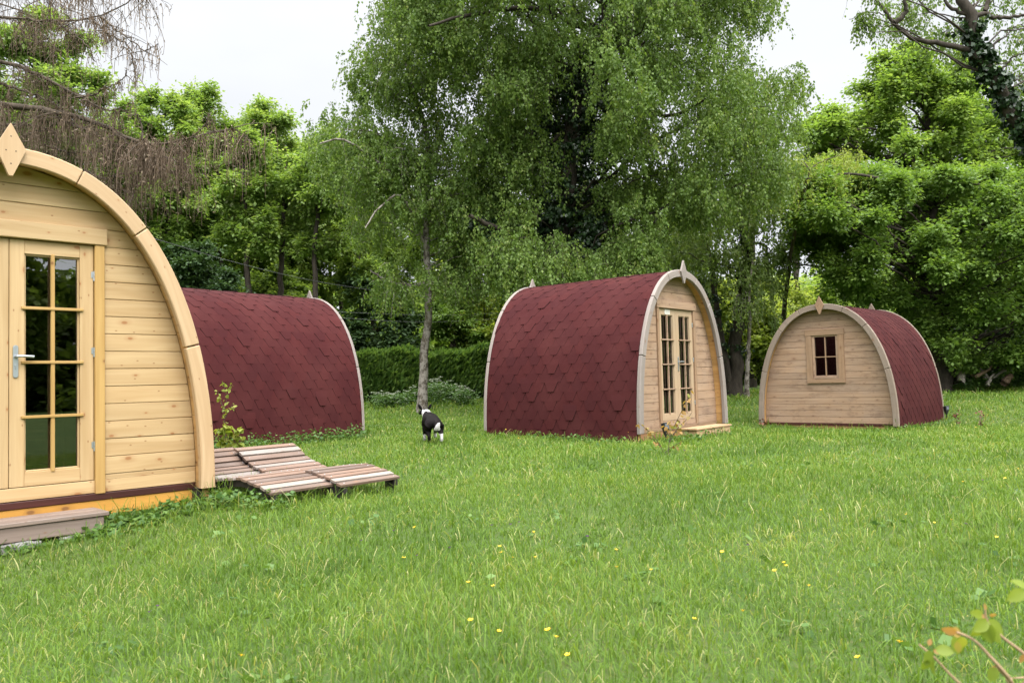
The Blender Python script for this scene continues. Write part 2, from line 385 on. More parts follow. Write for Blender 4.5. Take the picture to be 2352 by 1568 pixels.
def shell_and_roof(parent, L, y0, y1, tear=False, zlow=-.10):
    # arclength table right side: from z=zlow straight up then the curve to the apex
    def path(off):
        P = prof_off(off)[:_N//2+1]
        return np.vstack([[(PW/2+off, zlow)], P])
    P0 = path(-.022)
    d = np.concatenate([[0], np.cumsum(np.linalg.norm(np.diff(P0, axis=0), axis=1))]); Ltot = d[-1]
    N0 = np.vstack([[(1, 0)], _nor[:_N//2+1]])
    def at_s(s, lift, side):
        s = min(max(s, 0), Ltot)
        x = np.interp(s, d, P0[:, 0]); z = np.interp(s, d, P0[:, 1]); nx = np.interp(s, d, N0[:, 0]); nz = np.interp(s, d, N0[:, 1])
        return (side*(x+nx*lift), z+nz*lift)
    # underlay + lining boards
    mb = MB(); K = 44
    full = [at_s(Ltot*i/K, -.004, 1) for i in range(K+1)] + [at_s(Ltot*i/K, -.004, -1) for i in range(K-1, -1, -1)]
    inn = [at_s(Ltot*i/K, -.06, 1) for i in range(K+1)] + [at_s(Ltot*i/K, -.06, -1) for i in range(K-1, -1, -1)]
    n = len(full)
    for nm, ring, mat in (('underlay', full, M['felt']),):
        vs = []; ws = []
        for i, p in enumerate(ring):
            for y in (y0, y1): vs.append((p[0], y, p[1])); ws.append((0, 0, 0))
        fs = [(2*i, 2*i+1, 2*i+3, 2*i+2) for i in range(n-1)]
        mb.add(vs, fs, ws)
    mb.build('underlay', M['felt'], parent, smooth=True)
    mb = MB(); zc = .132   # lining boards running lengthways
    S = np.linspace(0, Ltot, int(Ltot/zc)+1)
    for side in (1, -1):
        for a, b in zip(S[:-1], S[1:]):
            pid = random.random()*50; vs = []; ws = []
            q = [at_s(a+.0015, -.008, side), at_s(b-.0015, -.008, side), at_s(b-.0015, -.058, side), at_s(a+.0015, -.058, side)]
            for y in (y0, y1):
                for i, p in enumerate(q): vs.append((p[0], y, p[1])); ws.append((y+pid, (0, .13, .13, 0)[i], pid))
            mb.add(vs, [(0, 1, 2, 3), (7, 6, 5, 4), (0, 4, 5, 1), (1, 5, 6, 2), (2, 6, 7, 3), (3, 7, 4, 0)], ws)
    mb.build('lining', M['soffit'], parent)
    # hexagonal shingle tabs
    w, e, bt = .25, .1455, .058
    rows = int(Ltot/e)+1; mb = MB(); lr = random.Random(5)
    for side in (1, -1):
        for k in range(-1, rows):
            s0 = k*e; shift = (k % 2)*w/2 + lr.uniform(-.006, .006)
            j = math.floor((y0-shift)/w)-1
            while True:
                yc = j*w+shift; j += 1
                if yc-w/2 > y1: break
                if yc+w/2 < y0: continue
                pid = lr.random()*50; lift = lr.uniform(.011, .016)
                if lr.random() < .05: lift += lr.uniform(.006, .014)
                jit = lr.uniform(-.005, .005)
                prof = [(-bt, 0, lift), (bt, 0, lift), (w/2-.002, e, lift*.75), (w/2-.002, 1.5*e, lift*.5), (w/2-.002, 2*e+.015, .0015), (-w/2+.002, 2*e+.015, .0015), (-w/2+.002, 1.5*e, lift*.5), (-w/2+.002, e, lift*.75)]
                top = []; base = []; ws = []
                for (dy, ds, lf) in prof:
                    y = min(max(yc+dy, y0), y1); s = s0+ds+jit
                    if s < 0: s = max(s, -.0)+0
                    p = at_s(s, lf, side); q = at_s(s, max(lf-.0095, -.003), side)
                    top.append((p[0], y, p[1])); base.append((q[0], y, q[1])); ws.append((y, s, pid))
                vs = top+base
                fs = [(0, 1, 2, 7), (7, 2, 3, 6), (6, 3, 4, 5)]
                mb.cur = 0; mb.add(vs, fs, ws+ws); fs = []; mb.cur = 1
                for i in range(8):
                    i2 = (i+1) % 8
                    if i in (4,): continue
                    fs.append((i, 8+i, 8+i2, i2))
                mb.add(vs, fs, ws+ws)
    mb.cur = 0
    # ridge cap tabs
    j = 0; y = y0
    while y < y1-.02:
        pid = lr.random()*50; ya, yb = y, min(y+.2, y1); vs = []; ws = []
        for yy, lf in ((ya, .016), (yb, .010)):
            for ss, side in ((-.16, 1), (-.08, 1), (0, 1), (-.08, -1), (-.16, -1)):
                p = at_s(Ltot+ss, lf, side); vs.append((p[0], yy, p[1])); ws.append((yy, ss, pid))
        mb.add(vs, [(i, i+1, 6+i, 5+i) for i in range(4)], ws); y += .145
    o = mb.build('shingle_roof', [M['shingle'], M['shingle_edge']], parent)
    return o

def door_leaf(parent, x0, x1, z0, z1, y, mat, hinge_side, handle=False, bars=M['pine_pale'], notice=False):
    """y is the weather face of the leaf"""
    st = .095; gx0, gx1, gz0, gz1 = x0+st, x1-st, z0+.10, z1-.10
    mb = MB(); T = .045; yc = y+T/2
    mb.box(((x0+gx0)/2, yc, (z0+z1)/2), (st, T, z1-z0)); mb.box(((x1+gx1)/2, yc, (z0+z1)/2), (st, T, z1-z0))
    mb.box(((gx0+gx1)/2, yc, (z0+gz0)/2), (gx1-gx0-.0006, T, gz0-z0)); mb.box(((gx0+gx1)/2, yc, (gz1+z1)/2), (gx1-gx0-.0006, T, z1-gz1))
    # thin inner bead
    for (c, d) in ((((gx0+.006), y+.024, (gz0+gz1)/2), (.012, .02, gz1-gz0)), (((gx1-.006), y+.024, (gz0+gz1)/2), (.012, .02, gz1-gz0)), (((gx0+gx1)/2, y+.024, gz0+.006), (gx1-gx0-.024, .02, .012)), (((gx0+gx1)/2, y+.024, gz1-.006), (gx1-gx0-.024, .02, .012))):
        mb.box(c, d)
    d = mb.build('door', mat, parent, bevel=.003)
    g = MB(); g.box(((gx0+gx1)/2, y+.036, (gz0+gz1)/2), (gx1-gx0-.004, .004, gz1-gz0-.004)); g.build('pane', M['glass'], d)
    b = MB(); xm = (gx0+gx1)/2
    b.box((xm, y+.008, (gz0+gz1)/2), (.026, .030, gz1-gz0+.02))
    for i in (1, 2, 3):
        zz = gz0+(gz1-gz0)*i/4; b.box((xm, y+.001, zz), (gx1-gx0+.045, .030, .021))
    b.build('glazing_bar', bars, d, bevel=.003)
    hx = x1+.004 if hinge_side > 0 else x0-.004
    for zz in (z0+.25, z0+.95, z1-.23):
        h = MB(); h.tube([(hx, y-.004, zz-.036), (hx, y-.004, zz-.003)], .009, 8); h.tube([(hx, y-.004, zz+.001), (hx, y-.004, zz+.036)], .009, 8)
        h.box((hx-.012*hinge_side, y-.002, zz+.01), (.016, .003, .045)); h.build('hinge', M['metal'], d)
    if handle:
        xx = x0+.038; zc = 1.015; h = MB()
        outl = [(xx+.017*math.cos(a), zc+(.098 if math.sin(a) > 0 else -.098)+.017*math.sin(a)) for a in np.linspace(0, 2*math.pi, 25)[:-1]]
        h.prism(outl, y-.009, y-.0005); h.tube([(xx, y-.009, zc+.035), (xx, y-.05, zc+.035)], .009, 8)
        h.tube([(xx-.004, y-.048, zc+.036), (xx+.05, y-.05, zc+.036), (xx+.105, y-.048, zc+.032)], [.0095, .009, .0105], 8)
        h.tube([(xx, y-.009, zc-.03), (xx, y-.013, zc-.03)], .008, 10); h.box((xx, y-.011, zc-.042), (.007, .004, .022))
        h.build('handle', M['metal'], d, bevel=.001)
    if notice:
        n = MB(); n.box((xm+.01, y-.003, z1-.05), (.16, .003, .075)); n.cur = 1
        for i in range(4): n.box((xm+.01, y-.0052, z1-.026-.015*i), (.12, .0008, .005))
        n.build('notice', [M['paper'], M['print_grey']], d)
    return d

DOPEN = (-.592, .675, .128, 1.892)
def door_set(parent, yw, wall, frame, leaf, amber, bars, notice):
    mb = MB()
    ZB = .03
    mb.cur = 0
    mb.box((.6375, yw+.012, (ZB+1.889)/2), (.070, .075, 1.889-ZB)); mb.box((-.556, yw+.012, (ZB+1.889)/2), (.068, .075, 1.889-ZB))
    mb.cur = 1; mb.box((.046, yw+.004, 1.951), (1.285, .08, .122)); mb.cur = 0
    mb.box((.04, yw+.03, .107), (1.12, .05, .038))
    mb.build('door_frame', [amber, wall], parent, bevel=.004)
    door_leaf(parent, -.518, .0385, .133, 1.884, yw+.002, leaf, -1, False, bars, notice)
    door_leaf(parent, .0425, .599, .133, 1.884, yw+.002, leaf, 1, True, bars)

def pod(key, x, y, z, a, L, label, arch, wallm, front, rear, sill, strip):
    root = thing('camping_pod', (x, y, z), label, 'camping pod', 'arched wooden camping pods on the lawn', a)
    if key == '1': arch = M['pine_arch']
    make_arch(root, 0, .06, arch); make_arch(root, L-.06, L, arch)
    make_finial(root, 0-.0005, arch if arch is not M['arch_brown'] else M['pine_worn_red']); make_finial(root, L+.0005, arch, 1)
    shell_and_roof(root, L, .06, L-.06)
    for (kind, yw, dirn) in ((front, .175, 1), (rear, L-.175, -1)):
        op = DOPEN if kind == 'door' else ((-.272, .272, .955, 1.885) if kind == 'window' else None)
        plank_wall(root, yw, yw+dirn*.04, wallm, op, .037, log=.01 if key == '3' else 0, groove=.006 if key == '1' else .011)
        yb = yw
        mb = MB(); mb.box((0, yb+dirn*.012, -.075), (PW-.235, .045, .115)); mb.build('skirting_board', sill, root, bevel=.004)
        mb = MB(); mb.box((0, yb+dirn*.006, .008), (PW-.20, .05, .05)); mb.build('base_strip', strip, root, bevel=.004)
        if kind == 'door':
            if key == '1': door_set(root, yw, wallm, M['pine_amber'], M['pine_new'], M['pine_amber'], M['pine_amber'], False)
            else: door_set(root, yw, wallm, M['pine_worn'], M['pine_pale'], M['pine_worn_red'], M['pine_worn'], True)
        if kind == 'window':
            s = dirn; f = MB(); yy = yw-s*.011
            f.box((-.336, yy, 1.40), (.125, .03, .905)); f.box((.336, yy, 1.40), (.125, .03, .905))
            f.box((0, yy-s*.002, 1.918), (.825, .034, .125)); f.box((0, yy-s*.002, .905), (.80, .034, .085))
            win = f.build('window', M['pine_worn_red'], root, bevel=.004)
            f = MB(); yi = yw+s*.02
            f.box((-.247, yi, 1.415), (.049, .05, .93)); f.box((.247, yi, 1.415), (.049, .05, .93)); f.box((0, yi, 1.853), (.444, .05, .06)); f.box((0, yi-s*.012, .973), (.444, .074, .035))
            f.box((0, yi+s*.004, 1.005), (.444, .03, .03))
            f.build('sash', M['pine_worn'], win, bevel=.004)
            f = MB(); f.box((0, yi-s*.004, 1.40), (.022, .03, .83)); f.box((0, yi-s*.010, 1.405), (.46, .03, .02)); f.build('glazing_bar', M['pine_worn_red'], win, bevel=.003)
            f = MB(); f.box((0, yi+s*.012, 1.42), (.442, .004, .81)); f.build('pane', M['glass'], win)
    # floor deck and bearers, inside kept dark
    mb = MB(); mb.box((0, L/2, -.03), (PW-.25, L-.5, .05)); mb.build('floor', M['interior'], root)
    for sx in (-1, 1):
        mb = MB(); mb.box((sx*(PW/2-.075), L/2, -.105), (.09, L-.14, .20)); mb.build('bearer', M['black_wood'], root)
    if key == '2':
        for (xa, xb) in ((-.5, .02), (.06, .58)):
            mb = MB(); n = 60; vs = []; ws = []
            for i in range(n+1):
                xx = xa+(xb-xa)*i/n
                for zz in (.55, 1.85): vs.append((xx, .34+.025*math.sin(i*.9+xa*7)+.01*math.sin(i*2.3), zz)); ws.append((0, 0, 0))
            mb.add(vs, [(2*i, 2*i+1, 2*i+3, 2*i+2) for i in range(n)], ws); mb.build('curtain', M['curtain'], root, smooth=True)
    return root

POD1 = (-3.4331, 5.6472, .1308, .7895, 3.6)
PODA = (-5.6283-1.7*.584, 13.3714-1.7*.8117, .0955, -.6237, 4.7103)
POD2 = (2.738, 13.0873, .0978, .8829, 3.0099)
POD3 = (6.3753, 17.0667, -.1701, -.7566, 2.8745)
PODS = (POD1, PODA, POD2, POD3)
pod('1', *POD1, 'new pale yellow pine camping pod with glazed doors, cut off by the left edge', M['pine_new'], M['pine_new'], 'door', None, M['board_orange'], M['strip_brown'])
pod('A', *PODA, 'camping pod half hidden behind the new pine pod, showing only its dark red shingle side', M['arch_grey'], M['pine_worn'], None, None, M['sill_brown'], M['sill_brown'])
pod('2', *POD2, 'camping pod in the middle with red shingles, grey weathered arches and glazed double doors', M['arch_grey'], M['pine_worn'], 'door', None, M['sill_brown'], M['pine_worn_red'])
pod('3', *POD3, 'camping pod farthest right with a four pane window in its weathered pine end wall', M['arch_brown'], M['pine_worn'], 'window', 'door', M['sill_brown'], M['strip_brown'])

def plocal(P, x, y, z=0.0):
    ca, sa = math.cos(P[3]), math.sin(P[3]); return (P[0]+ca*x-sa*y, P[1]+sa*x+ca*y, P[2]+z)

# ------------------------------------------------------------------ steps, stones, lamps
x, y, z = plocal(POD1, -.25, -.03); g0 = -.10
st = thing('door_step', (x, y, g0), 'grey weathered timber box step below the doors of the new pine pod', 'step', None, POD1[3])
mb = MB(); mb.box((-.008, -.080, .155), (1.68, .150, .03)); mb.box((-.008, .078, .156), (1.68, .148, .03)); mb.build('tread', M['step_grey'], st, bevel=.005)
mb = MB(); mb.box((-.01, -.128, .089), (1.62, .03, .100)); mb.box((.785, .02, .0885), (.03, .264, .099)); mb.box((-.805, .02, .0885), (.03, .264, .099)); mb.build('riser', M['step_grey'], st, bevel=.004)
def rock(name, loc, size, label, cat, group, seed, rz=0):
    r = np.random.default_rng(seed); bm = bmesh.new(); bmesh.ops.create_cube(bm, size=1.0)
    bmesh.ops.bevel(bm, geom=bm.edges[:], offset=.16, segments=2, affect='EDGES'); bmesh.ops.subdivide_edges(bm, edges=bm.edges[:], cuts=1)
    for v in bm.verts:
        v.co = Vector((v.co.x*size[0], v.co.y*size[1], v.co.z*size[2])) + Vector(r.normal(0, .006, 3))
    me = bpy.data.meshes.new(name); bm.to_mesh(me); bm.free(); me.materials.append(M['stone'])
    o = bpy.data.objects.new(name, me); link(o); o.location = loc; o.rotation_euler = (0.03, -.02, rz); return tag(o, label, cat, group)
for (u, v, sz, lb, sd) in ((75, 1246, (.30, .22, .055), 'pale flat stone slab under the near end of the grey timber step', 1), (178, 1232, (.28, .20, .055), 'pale flat stone slab under the right end of the grey timber step', 2)):
    p = plocal(POD1, (-.02, .41)[sd-1], -.15); rock('stone_slab', (p[0], p[1], -.090), sz, lb, 'stone', 'stone slabs under the timber step', sd, POD1[3]+.1*sd)
x, y, z = plocal(POD2, .10, -.02); g0 = gz(x, y)
st = thing('door_step', (x, y, g0), 'low tan timber step below the double doors of the middle pod', 'step', None, POD2[3])
mb = MB(); mb.box((.1, -.27, .125), (1.22, .14, .026)); mb.box((.1, -.125, .125), (1.22, .142, .026)); mb.build('tread', M['step_tan'], st, bevel=.004)
mb = MB(); mb.box((.1, -.31, .052), (1.16, .026, .118)); mb.box((.665, -.18, .054), (.026, .24, .114)); mb.box((-.465, -.18, .054), (.026, .24, .114)); mb.build('riser', M['step_tan'], st, bevel=.004)
def solar_lamp(loc, label, rz):
    t = thing('solar_lamp', loc, label, 'garden lamp', 'black solar spike lamps', rz)
    mb = MB(); mb.tube([(0, 0, -.05), (0, 0, .12)], [.008, .012], 8); mb.build('spike', M['black_plastic'], t)
    mb = MB(); vs = [(-.06, -.035, .30), (.06, -.035, .30), (.06, .035, .28), (-.06, .035, .28), (-.05, -.03, .20), (.05, -.03, .20), (.045, .03, .20), (-.045, .03, .20), (-.018, -.018, .11), (.018, -.018, .11), (.018, .018, .11), (-.018, .018, .11)]
    mb.add(vs, [(0, 1, 2, 3), (8, 11, 10, 9)]+[(r*4+i, r*4+(i+1) % 4, r*4+4+(i+1) % 4, r*4+4+i) for r in (0, 1) for i in range(4)], [(0, 0, 0)]*12)
    mb.build('lamp_head', M['black_plastic'], t, bevel=.006)
    mb = MB(); mb.box((0, -.036, .245), (.07, .004, .07), rot=Matrix.Rotation(-.05, 3, 'X')); mb.build('lens', M['lamp_lens'], t)
p = plocal(POD2, -1.12, -.22); solar_lamp((p[0], p[1], gz(p[0], p[1])-.01), 'black solar spike lamp standing at the front left corner of the middle pod', .5)
p = plocal(POD3, 1.50, 2.86); solar_lamp((p[0], p[1], gz(p[0], p[1])+.02), 'small black solar spike lamp at the far right corner of the right pod', .4)

# ------------------------------------------------------------------ two wave shaped slatted loungers
def lounger(loc, label):
    ph = R(52); t = thing('wave_lounger', (loc[0], loc[1], 0), label, 'lounger', 'slatted wooden wave loungers', ph)
    S = [0, .2, .42, .62, .95, 1.2, 1.5]; Z = [.105, .16, .20, .185, .14, .205, .355]
    def zz(s):
        i = np.searchsorted(S, s)-1; i = max(0, min(i, len(S)-2)); f = (s-S[i])/(S[i+1]-S[i]); f = f*f*(3-2*f)*.5+f*.5
        return Z[i]+(Z[i+1]-Z[i])*f
    s = .035; k = 0; mb = MB(); L = 0
    r = random.Random(int(loc[0]*-100))
    while s < 1.49:
        z0, z1 = zz(s-.03), zz(s+.03); ang = math.atan2(z1-z0, .06)
        mb.cur = 1 if r.random() < .28 else 0
        mb.box((.325+r.uniform(-.006, .006), s, zz(s)), (.655, .062, .022), rot=Matrix.Rotation(ang+r.uniform(-.03, .03), 3, 'X') @ Matrix.Rotation(r.uniform(-.006, .006), 3, 'Z'))
        mb.cur = 2
        for xx in (.05, .60): mb.tube([(xx, s, zz(s)+.010), (xx, s, zz(s)+.0135)], .006, 6)
        s += .083*math.cos(ang)
    mb.build('slats', [M['slat_red'], M['slat_white'], M['metal']], t, bevel=.003)
    for xx in (.045, .605):
        m2 = MB(); ss = np.linspace(0.01, 1.48, 30)
        poly = [(q, zz(q)-.013) for q in ss]+[(q, max(zz(q)-.065, -.02)) for q in ss[::-1]]
        vs = [(xx-.02, a, b) for a, b in poly]+[(xx+.02, a, b) for a, b in poly]; n = len(poly); h = n//2
        fs = []
        for i in range(h-1):
            fs.append((i, i+1, n-2-i, n-1-i)); fs.append((n+i, n+n-1-i, n+n-2-i, n+i+1))
            fs.append((i, n+i, n+i+1, i+1)); fs.append((n-1-i, n-2-i, 2*n-2-i, 2*n-1-i))
        fs += [(0, n-1, 2*n-1, n), (h-1, n+h-1, n+h, h)]
        m2.add(vs, fs, [(p[1], p[2], xx) for p in vs]); m2.build('side_rail', M['black_wood'], t)
        for q in (.09, .6, 1.3):
            m3 = MB(); m3.box((xx, q, .03), (.05, .06, .14)); m3.build('leg', M['black_wood'], t)
lounger((-1.86, 6.34), 'slatted wooden wave lounger nearer the new pine pod, partly behind its arch')
lounger((-1.40, 6.72), 'slatted wooden wave lounger on the right, lying out on the open grass')
# ------------------------------------------------------------------ foliage machinery
def unit(a): return a/np.maximum(np.linalg.norm(a, axis=-1, keepdims=True), 1e-9)
def leaves_mesh(name, P, A, Nn, L, W, v, mat, parent):
    """one four sided leaf blade per point: P base, A axis, Nn face normal"""
    S = unit(np.cross(A, Nn)); n = len(P)
    V = np.empty((n, 4, 3)); L = L[:, None]; W = W[:, None]
    V[:, 0] = P; V[:, 1] = P+A*L*.42+S*W*.5; V[:, 2] = P+A*L; V[:, 3] = P+A*L*.42-S*W*.5
    q = np.arange(n*4).reshape(n, 4)
    return np_mesh(name, V.reshape(-1, 3), q, mat, parent, {'v': np.repeat(v, 4)})
def tubes_arrays(paths, radii, sides=3):
    """paths (n,k,3), radii (n,k)"""
    n, k, _ = paths.shape
    T = np.gradient(paths, axis=1); T = unit(T)
    ref = np.tile(np.array([.31, .52, .79]), (n, k, 1)); A = unit(np.cross(T, ref)); B = np.cross(T, A)
    an = np.arange(sides)*2*np.pi/sides
    V = paths[:, :, None, :]+radii[:, :, None, None]*(A[:, :, None, :]*np.cos(an)[None, None, :, None]+B[:, :, None, :]*np.sin(an)[None, None, :, None])
    idx = np.arange(n*k*sides).reshape(n, k, sides); nx = np.roll(idx, -1, axis=2)
    q = np.stack([idx[:, :-1], nx[:, :-1], nx[:, 1:], idx[:, 1:]], -1).reshape(-1, 4)
    return V.reshape(-1, 3), q
def merge(parts):
    Vs = []; Qs = []; b = 0
    for V, q in parts: Vs.append(V); Qs.append(q+b); b += len(V)
    return np.concatenate(Vs), np.concatenate(Qs)
def smooth_path(pts, k=14):
    pts = np.asarray(pts, float); m = len(pts)
    if m < 3:
        t = np.linspace(0, 1, k)[:, None]; return pts[0]*(1-t)+pts[-1]*t
    d = np.concatenate([[0], np.cumsum(np.linalg.norm(np.diff(pts, axis=0), axis=1))]); d /= d[-1]
    t = np.linspace(0, 1, k); out = np.zeros((k, 3))
    P = np.vstack([2*pts[0]-pts[1], pts, 2*pts[-1]-pts[-2]])
    for i, tt in enumerate(t):
        j = min(np.searchsorted(d, tt, side='right')-1, m-2); f = (tt-d[j])/(d[j+1]-d[j]+1e-9)
        p0, p1, p2, p3 = P[j], P[j+1], P[j+2], P[j+3]
        out[i] = .5*((2*p1)+(-p0+p2)*f+(2*p0-5*p1+4*p2-p3)*f*f+(-p0+3*p1-3*p2+p3)*f**3)
    return out
def inpoly(pts, poly):
    poly = np.asarray(poly, float); x, y = pts[:, 0], pts[:, 1]; r = np.zeros(len(pts), bool); j = len(poly)-1
    for i in range(len(poly)):
        xi, yi = poly[i]; xj, yj = poly[j]
        c = ((yi > y) != (yj > y)) & (x < (xj-xi)*(y-yi)/(yj-yi+1e-12)+xi); r ^= c; j = i
    return r
def polydist(pts, poly):
    poly = np.asarray(poly, float); d = np.full(len(pts), 1e9)
    for i in range(len(poly)):
        a, b = poly[i-1], poly[i]; ab = b-a
        t = np.clip(((pts-a)@ab)/(ab@ab+1e-9), 0, 1); d = np.minimum(d, np.linalg.norm(pts-(a+t[:, None]*ab), axis=1))
    return d
def fill(poly, depth, sp, thick, layers=2.0, back_poly=None, rs=.95):
    """clump centres filling a crown: outline seen from the lawn, real thickness in depth. returns centres, radii"""
    poly = np.asarray(poly, float); lo = poly.min(0); hi = poly.max(0)
    area = (hi-lo).prod(); n = int(area/sp**2*layers)+2
    p = rng.uniform(lo, hi, (n, 2)); p = p[inpoly(p, poly)]
    d = polydist(p, poly); ex = min(hi-lo)/2
    th = thick*(.25+.75*np.sqrt(np.clip(d/(ex*.8), 0, 1)))
    off = rng.uniform(-1, 1, len(p))*th
    if back_poly is not None:
        m = inpoly(p, back_poly); off[m] = np.abs(off[m])*.8+.5
    dd = depth+off
    C = EYE+(_fw+_r2*((p[:, 0]-1176)/FOC)[:, None]-_u2*((p[:, 1]-784.1)/FOC)[:, None])*dd[:, None]
    ok = C[:, 2] > ground_z(C[:, 0], C[:, 1])+.25
    r = sp*rs*depth/FOC*rng.uniform(.7, 1.3, len(p))
    return C[ok], r[ok]

def limbs_to(centres, trunk, trad, every=1.0, r0=.05, drop=.45):
    """curved limbs from the trunk path to clump centres"""
    paths = []; rads = []
    for c in centres:
        if rng.random() > every: continue
        h = np.linalg.norm(trunk[:, :2]-c[:2], axis=1); want = c[2]-drop*h
        i = int(np.argmin(np.abs(trunk[:, 2]-want)+.15*h)); i = min(max(i, 1), len(trunk)-1)
        a = trunk[i]; L = np.linalg.norm(c-a)
        if L < .15: continue
        m = a*.45+c*.55+np.array([0, 0, .12*L])+rng.normal(0, .06*L, 3)
        t = np.linspace(0, 1, 7)[:, None]; p = a*(1-t)**2+2*m*t*(1-t)+c*t*t
        p[1:-1] += rng.normal(0, .022*L, (5, 3))
        paths.append(p); rr = min(r0*(.35+.22*L), trad[i]*.75); rads.append(np.linspace(rr, rr*.16+.004, 7))
    return paths, rads

def twigs_birch(C, r, n, ln, droop=1.0):
    """hanging strands: returns paths (N,6,3)"""
    N = len(C)*n; c = np.repeat(C, n, 0); rr = np.repeat(r*np.random.default_rng(5).uniform(.7, 1.35, len(r)), n); lnc = np.repeat(np.random.default_rng(6).uniform(.45, 1.3, len(r)), n)
    d = unit(rng.normal(0, 1, (N, 3)))*rng.uniform(.1, 1, (N, 1))**.5*rr[:, None]
    top = c+d; L = rng.uniform(.3, 1.25, N)*ln*lnc
    out = unit(np.concatenate([d[:, :2]+rng.normal(0, .15, (N, 2)), np.zeros((N, 1))], 1))
    t = np.linspace(0, 1, 6)[None, :, None]
    P = top[:, None]+out[:, None]*(L[:, None, None]*.35*np.sqrt(t))*(1-.35*t)
    tilt = unit(rng.normal(0, 1, (N, 3)))*[1, 1, .4]
    P += tilt[:, None]*(L[:, None, None]*.42*t)
    P[:, :, 2] += (.10*np.sin(np.pi*t[..., 0]*.8)*L[:, None]-droop*L[:, None]*t[..., 0]**1.5)
    P += rng.normal(0, .012, P.shape)
    return P
def twigs_broad(C, r, n, flat=.55):
    N = len(C)*n; c = np.repeat(C, n, 0); rr = np.repeat(r, n)
    d = unit(rng.normal(0, 1, (N, 3)))*np.abs(rng.normal(.62, .36, (N, 1)))*rr[:, None]; d[:, 2] *= .75
    e = c+d; s = c+d*.25+np.array([0, 0, -.12])*rr[:, None]
    t = np.linspace(0, 1, 5)[None, :, None]
    P = s[:, None]*(1-t)+e[:, None]*t; P[:, :, 2] += .12*rr[:, None]*np.sin(np.pi*t[..., 0])-.10*rr[:, None]*t[..., 0]**2
    return P
def leaves_on(P, k, L, spread, style, vbase=None, t0=.15, wl=.72, sag=.0):
    """k leaves per twig path"""
    N, m, _ = P.shape; t = rng.uniform(t0, 1, (N, k))*(m-1-1e-6); i = t.astype(int); f = (t-i)[..., None]
    rows = np.arange(N)[:, None]; pos = P[rows, i]*(1-f)+P[rows, i+1]*f; tan = unit(P[rows, i+1]-P[rows, i])
    pos = pos.reshape(-1, 3); tan = tan.reshape(-1, 3); n = len(pos)
    rd = unit(rng.normal(0, 1, (n, 3)))
    pos = pos+rd*spread*rng.uniform(.1, 1, (n, 1))
    if style == 'hang':
        A = unit(rd*.7+np.array([0, 0, -.85])+tan*.25); Nn = unit(rng.normal(0, 1, (n, 3)))
    else:
        A = unit(rd*np.array([1, 1, .5])+tan*.3+np.array([0, 0, -.25])); Nn = unit(rng.normal(0, .42, (n, 3))+np.array([0, 0, 1.0]))
    Nn = unit(Nn-A*(Nn*A).sum(1, keepdims=True))
    sz = L*rng.uniform(.65, 1.3, n)
    tv = np.repeat(rng.uniform(0, 1, N) if vbase is None else vbase, k)
    v = np.clip(.55*tv+.45*rng.uniform(0, 1, n), 0, 1)
    return pos, A, Nn, sz, sz*wl, v

def tree(name, label, cat, base_uvd, trunk_pts, r0, crown, mats, style, group=None, r1=.03, extra=(), every=.55, limb=.05, leaf=None, sides=10, twig_r=.004, ivy=None, nocrown=False):
    """trunk_pts: world points. crown: list of (C, r) clump sets. leaf: dict of twig/leaf numbers"""
    tr = smooth_path(trunk_pts, 26); k = len(tr)
    root = thing(name, tuple(tr[0]), label, cat, group); off = tr[0]
    trad = r0+(r1-r0)*np.linspace(0, 1, k)**.8; trad[0] *= 1.35; trad[1] *= 1.12
    tr2 = tr.copy(); tr2[2:-1] += rng.normal(0, r0*.18, (k-3, 3))
    parts = [tubes_arrays(tr2[None], trad[None], sides)]
    C = np.concatenate([c for c, r in crown]); r = np.concatenate([r for c, r in crown])
    pths, rads = limbs_to(C, tr, trad, every, limb)
    if pths: parts.append(tubes_arrays(np.array(pths), np.array(rads), 5))
    for (pp, ra, rb) in extra:
        e = smooth_path(pp, 18); e[1:-1] += rng.normal(0, .012, (16, 3)); parts.append(tubes_arrays(e[None], np.linspace(ra, rb, 18)[None], 7))
    lf = leaf
    if style == 'birch': P = twigs_birch(C, r, lf['n'], lf['ln'], lf.get('droop', 1.0)); st = 'hang'
    else: P = twigs_broad(C, r, lf['n']); st = lf.get('st', 'flat')
    sel = P[rng.random(len(P)) < lf.get('twigs', .35)]
    if len(sel): parts.append(tubes_arrays(sel, np.linspace(twig_r*1.5, twig_r*.6, sel.shape[1])[None].repeat(len(sel), 0), 3))
    V, q = merge(parts); o = np_mesh('trunk', V-off, q, mats[0], root, smooth=True)
    a = leaves_on(P, lf['k'], lf['L'], lf['spread'], st, wl=lf.get('wl', .72))
    leaves_mesh('crown', a[0]-off, a[1], a[2], a[3], a[4], a[5], mats[1], root)
    if ivy is not None:
        C2, r2 = ivy; P2 = twigs_broad(C2, r2, 14); a = leaves_on(P2, 9, .085, .07, 'hang', wl=1.0)
        leaves_mesh('ivy', a[0]-off, a[1], a[2], a[3], a[4], a[5], mats[2], root)
    return root
def along(pth, step, rad, jit):
    p = smooth_path(pth, max(4, int(np.linalg.norm(np.diff(np.asarray(pth), axis=0), axis=1).sum()/step)))
    C = p+rng.normal(0, jit, p.shape); return C, rad*rng.uniform(.7, 1.3, len(C))
def gpt(u, v, d):
    p = at(u, v, d); return np.array([p[0], p[1], gz(p[0], p[1])-.05])
def px(pts, d): return [at(u, v, (d if len(q) == 0 else q[0])) for (u, v, *q) in pts]

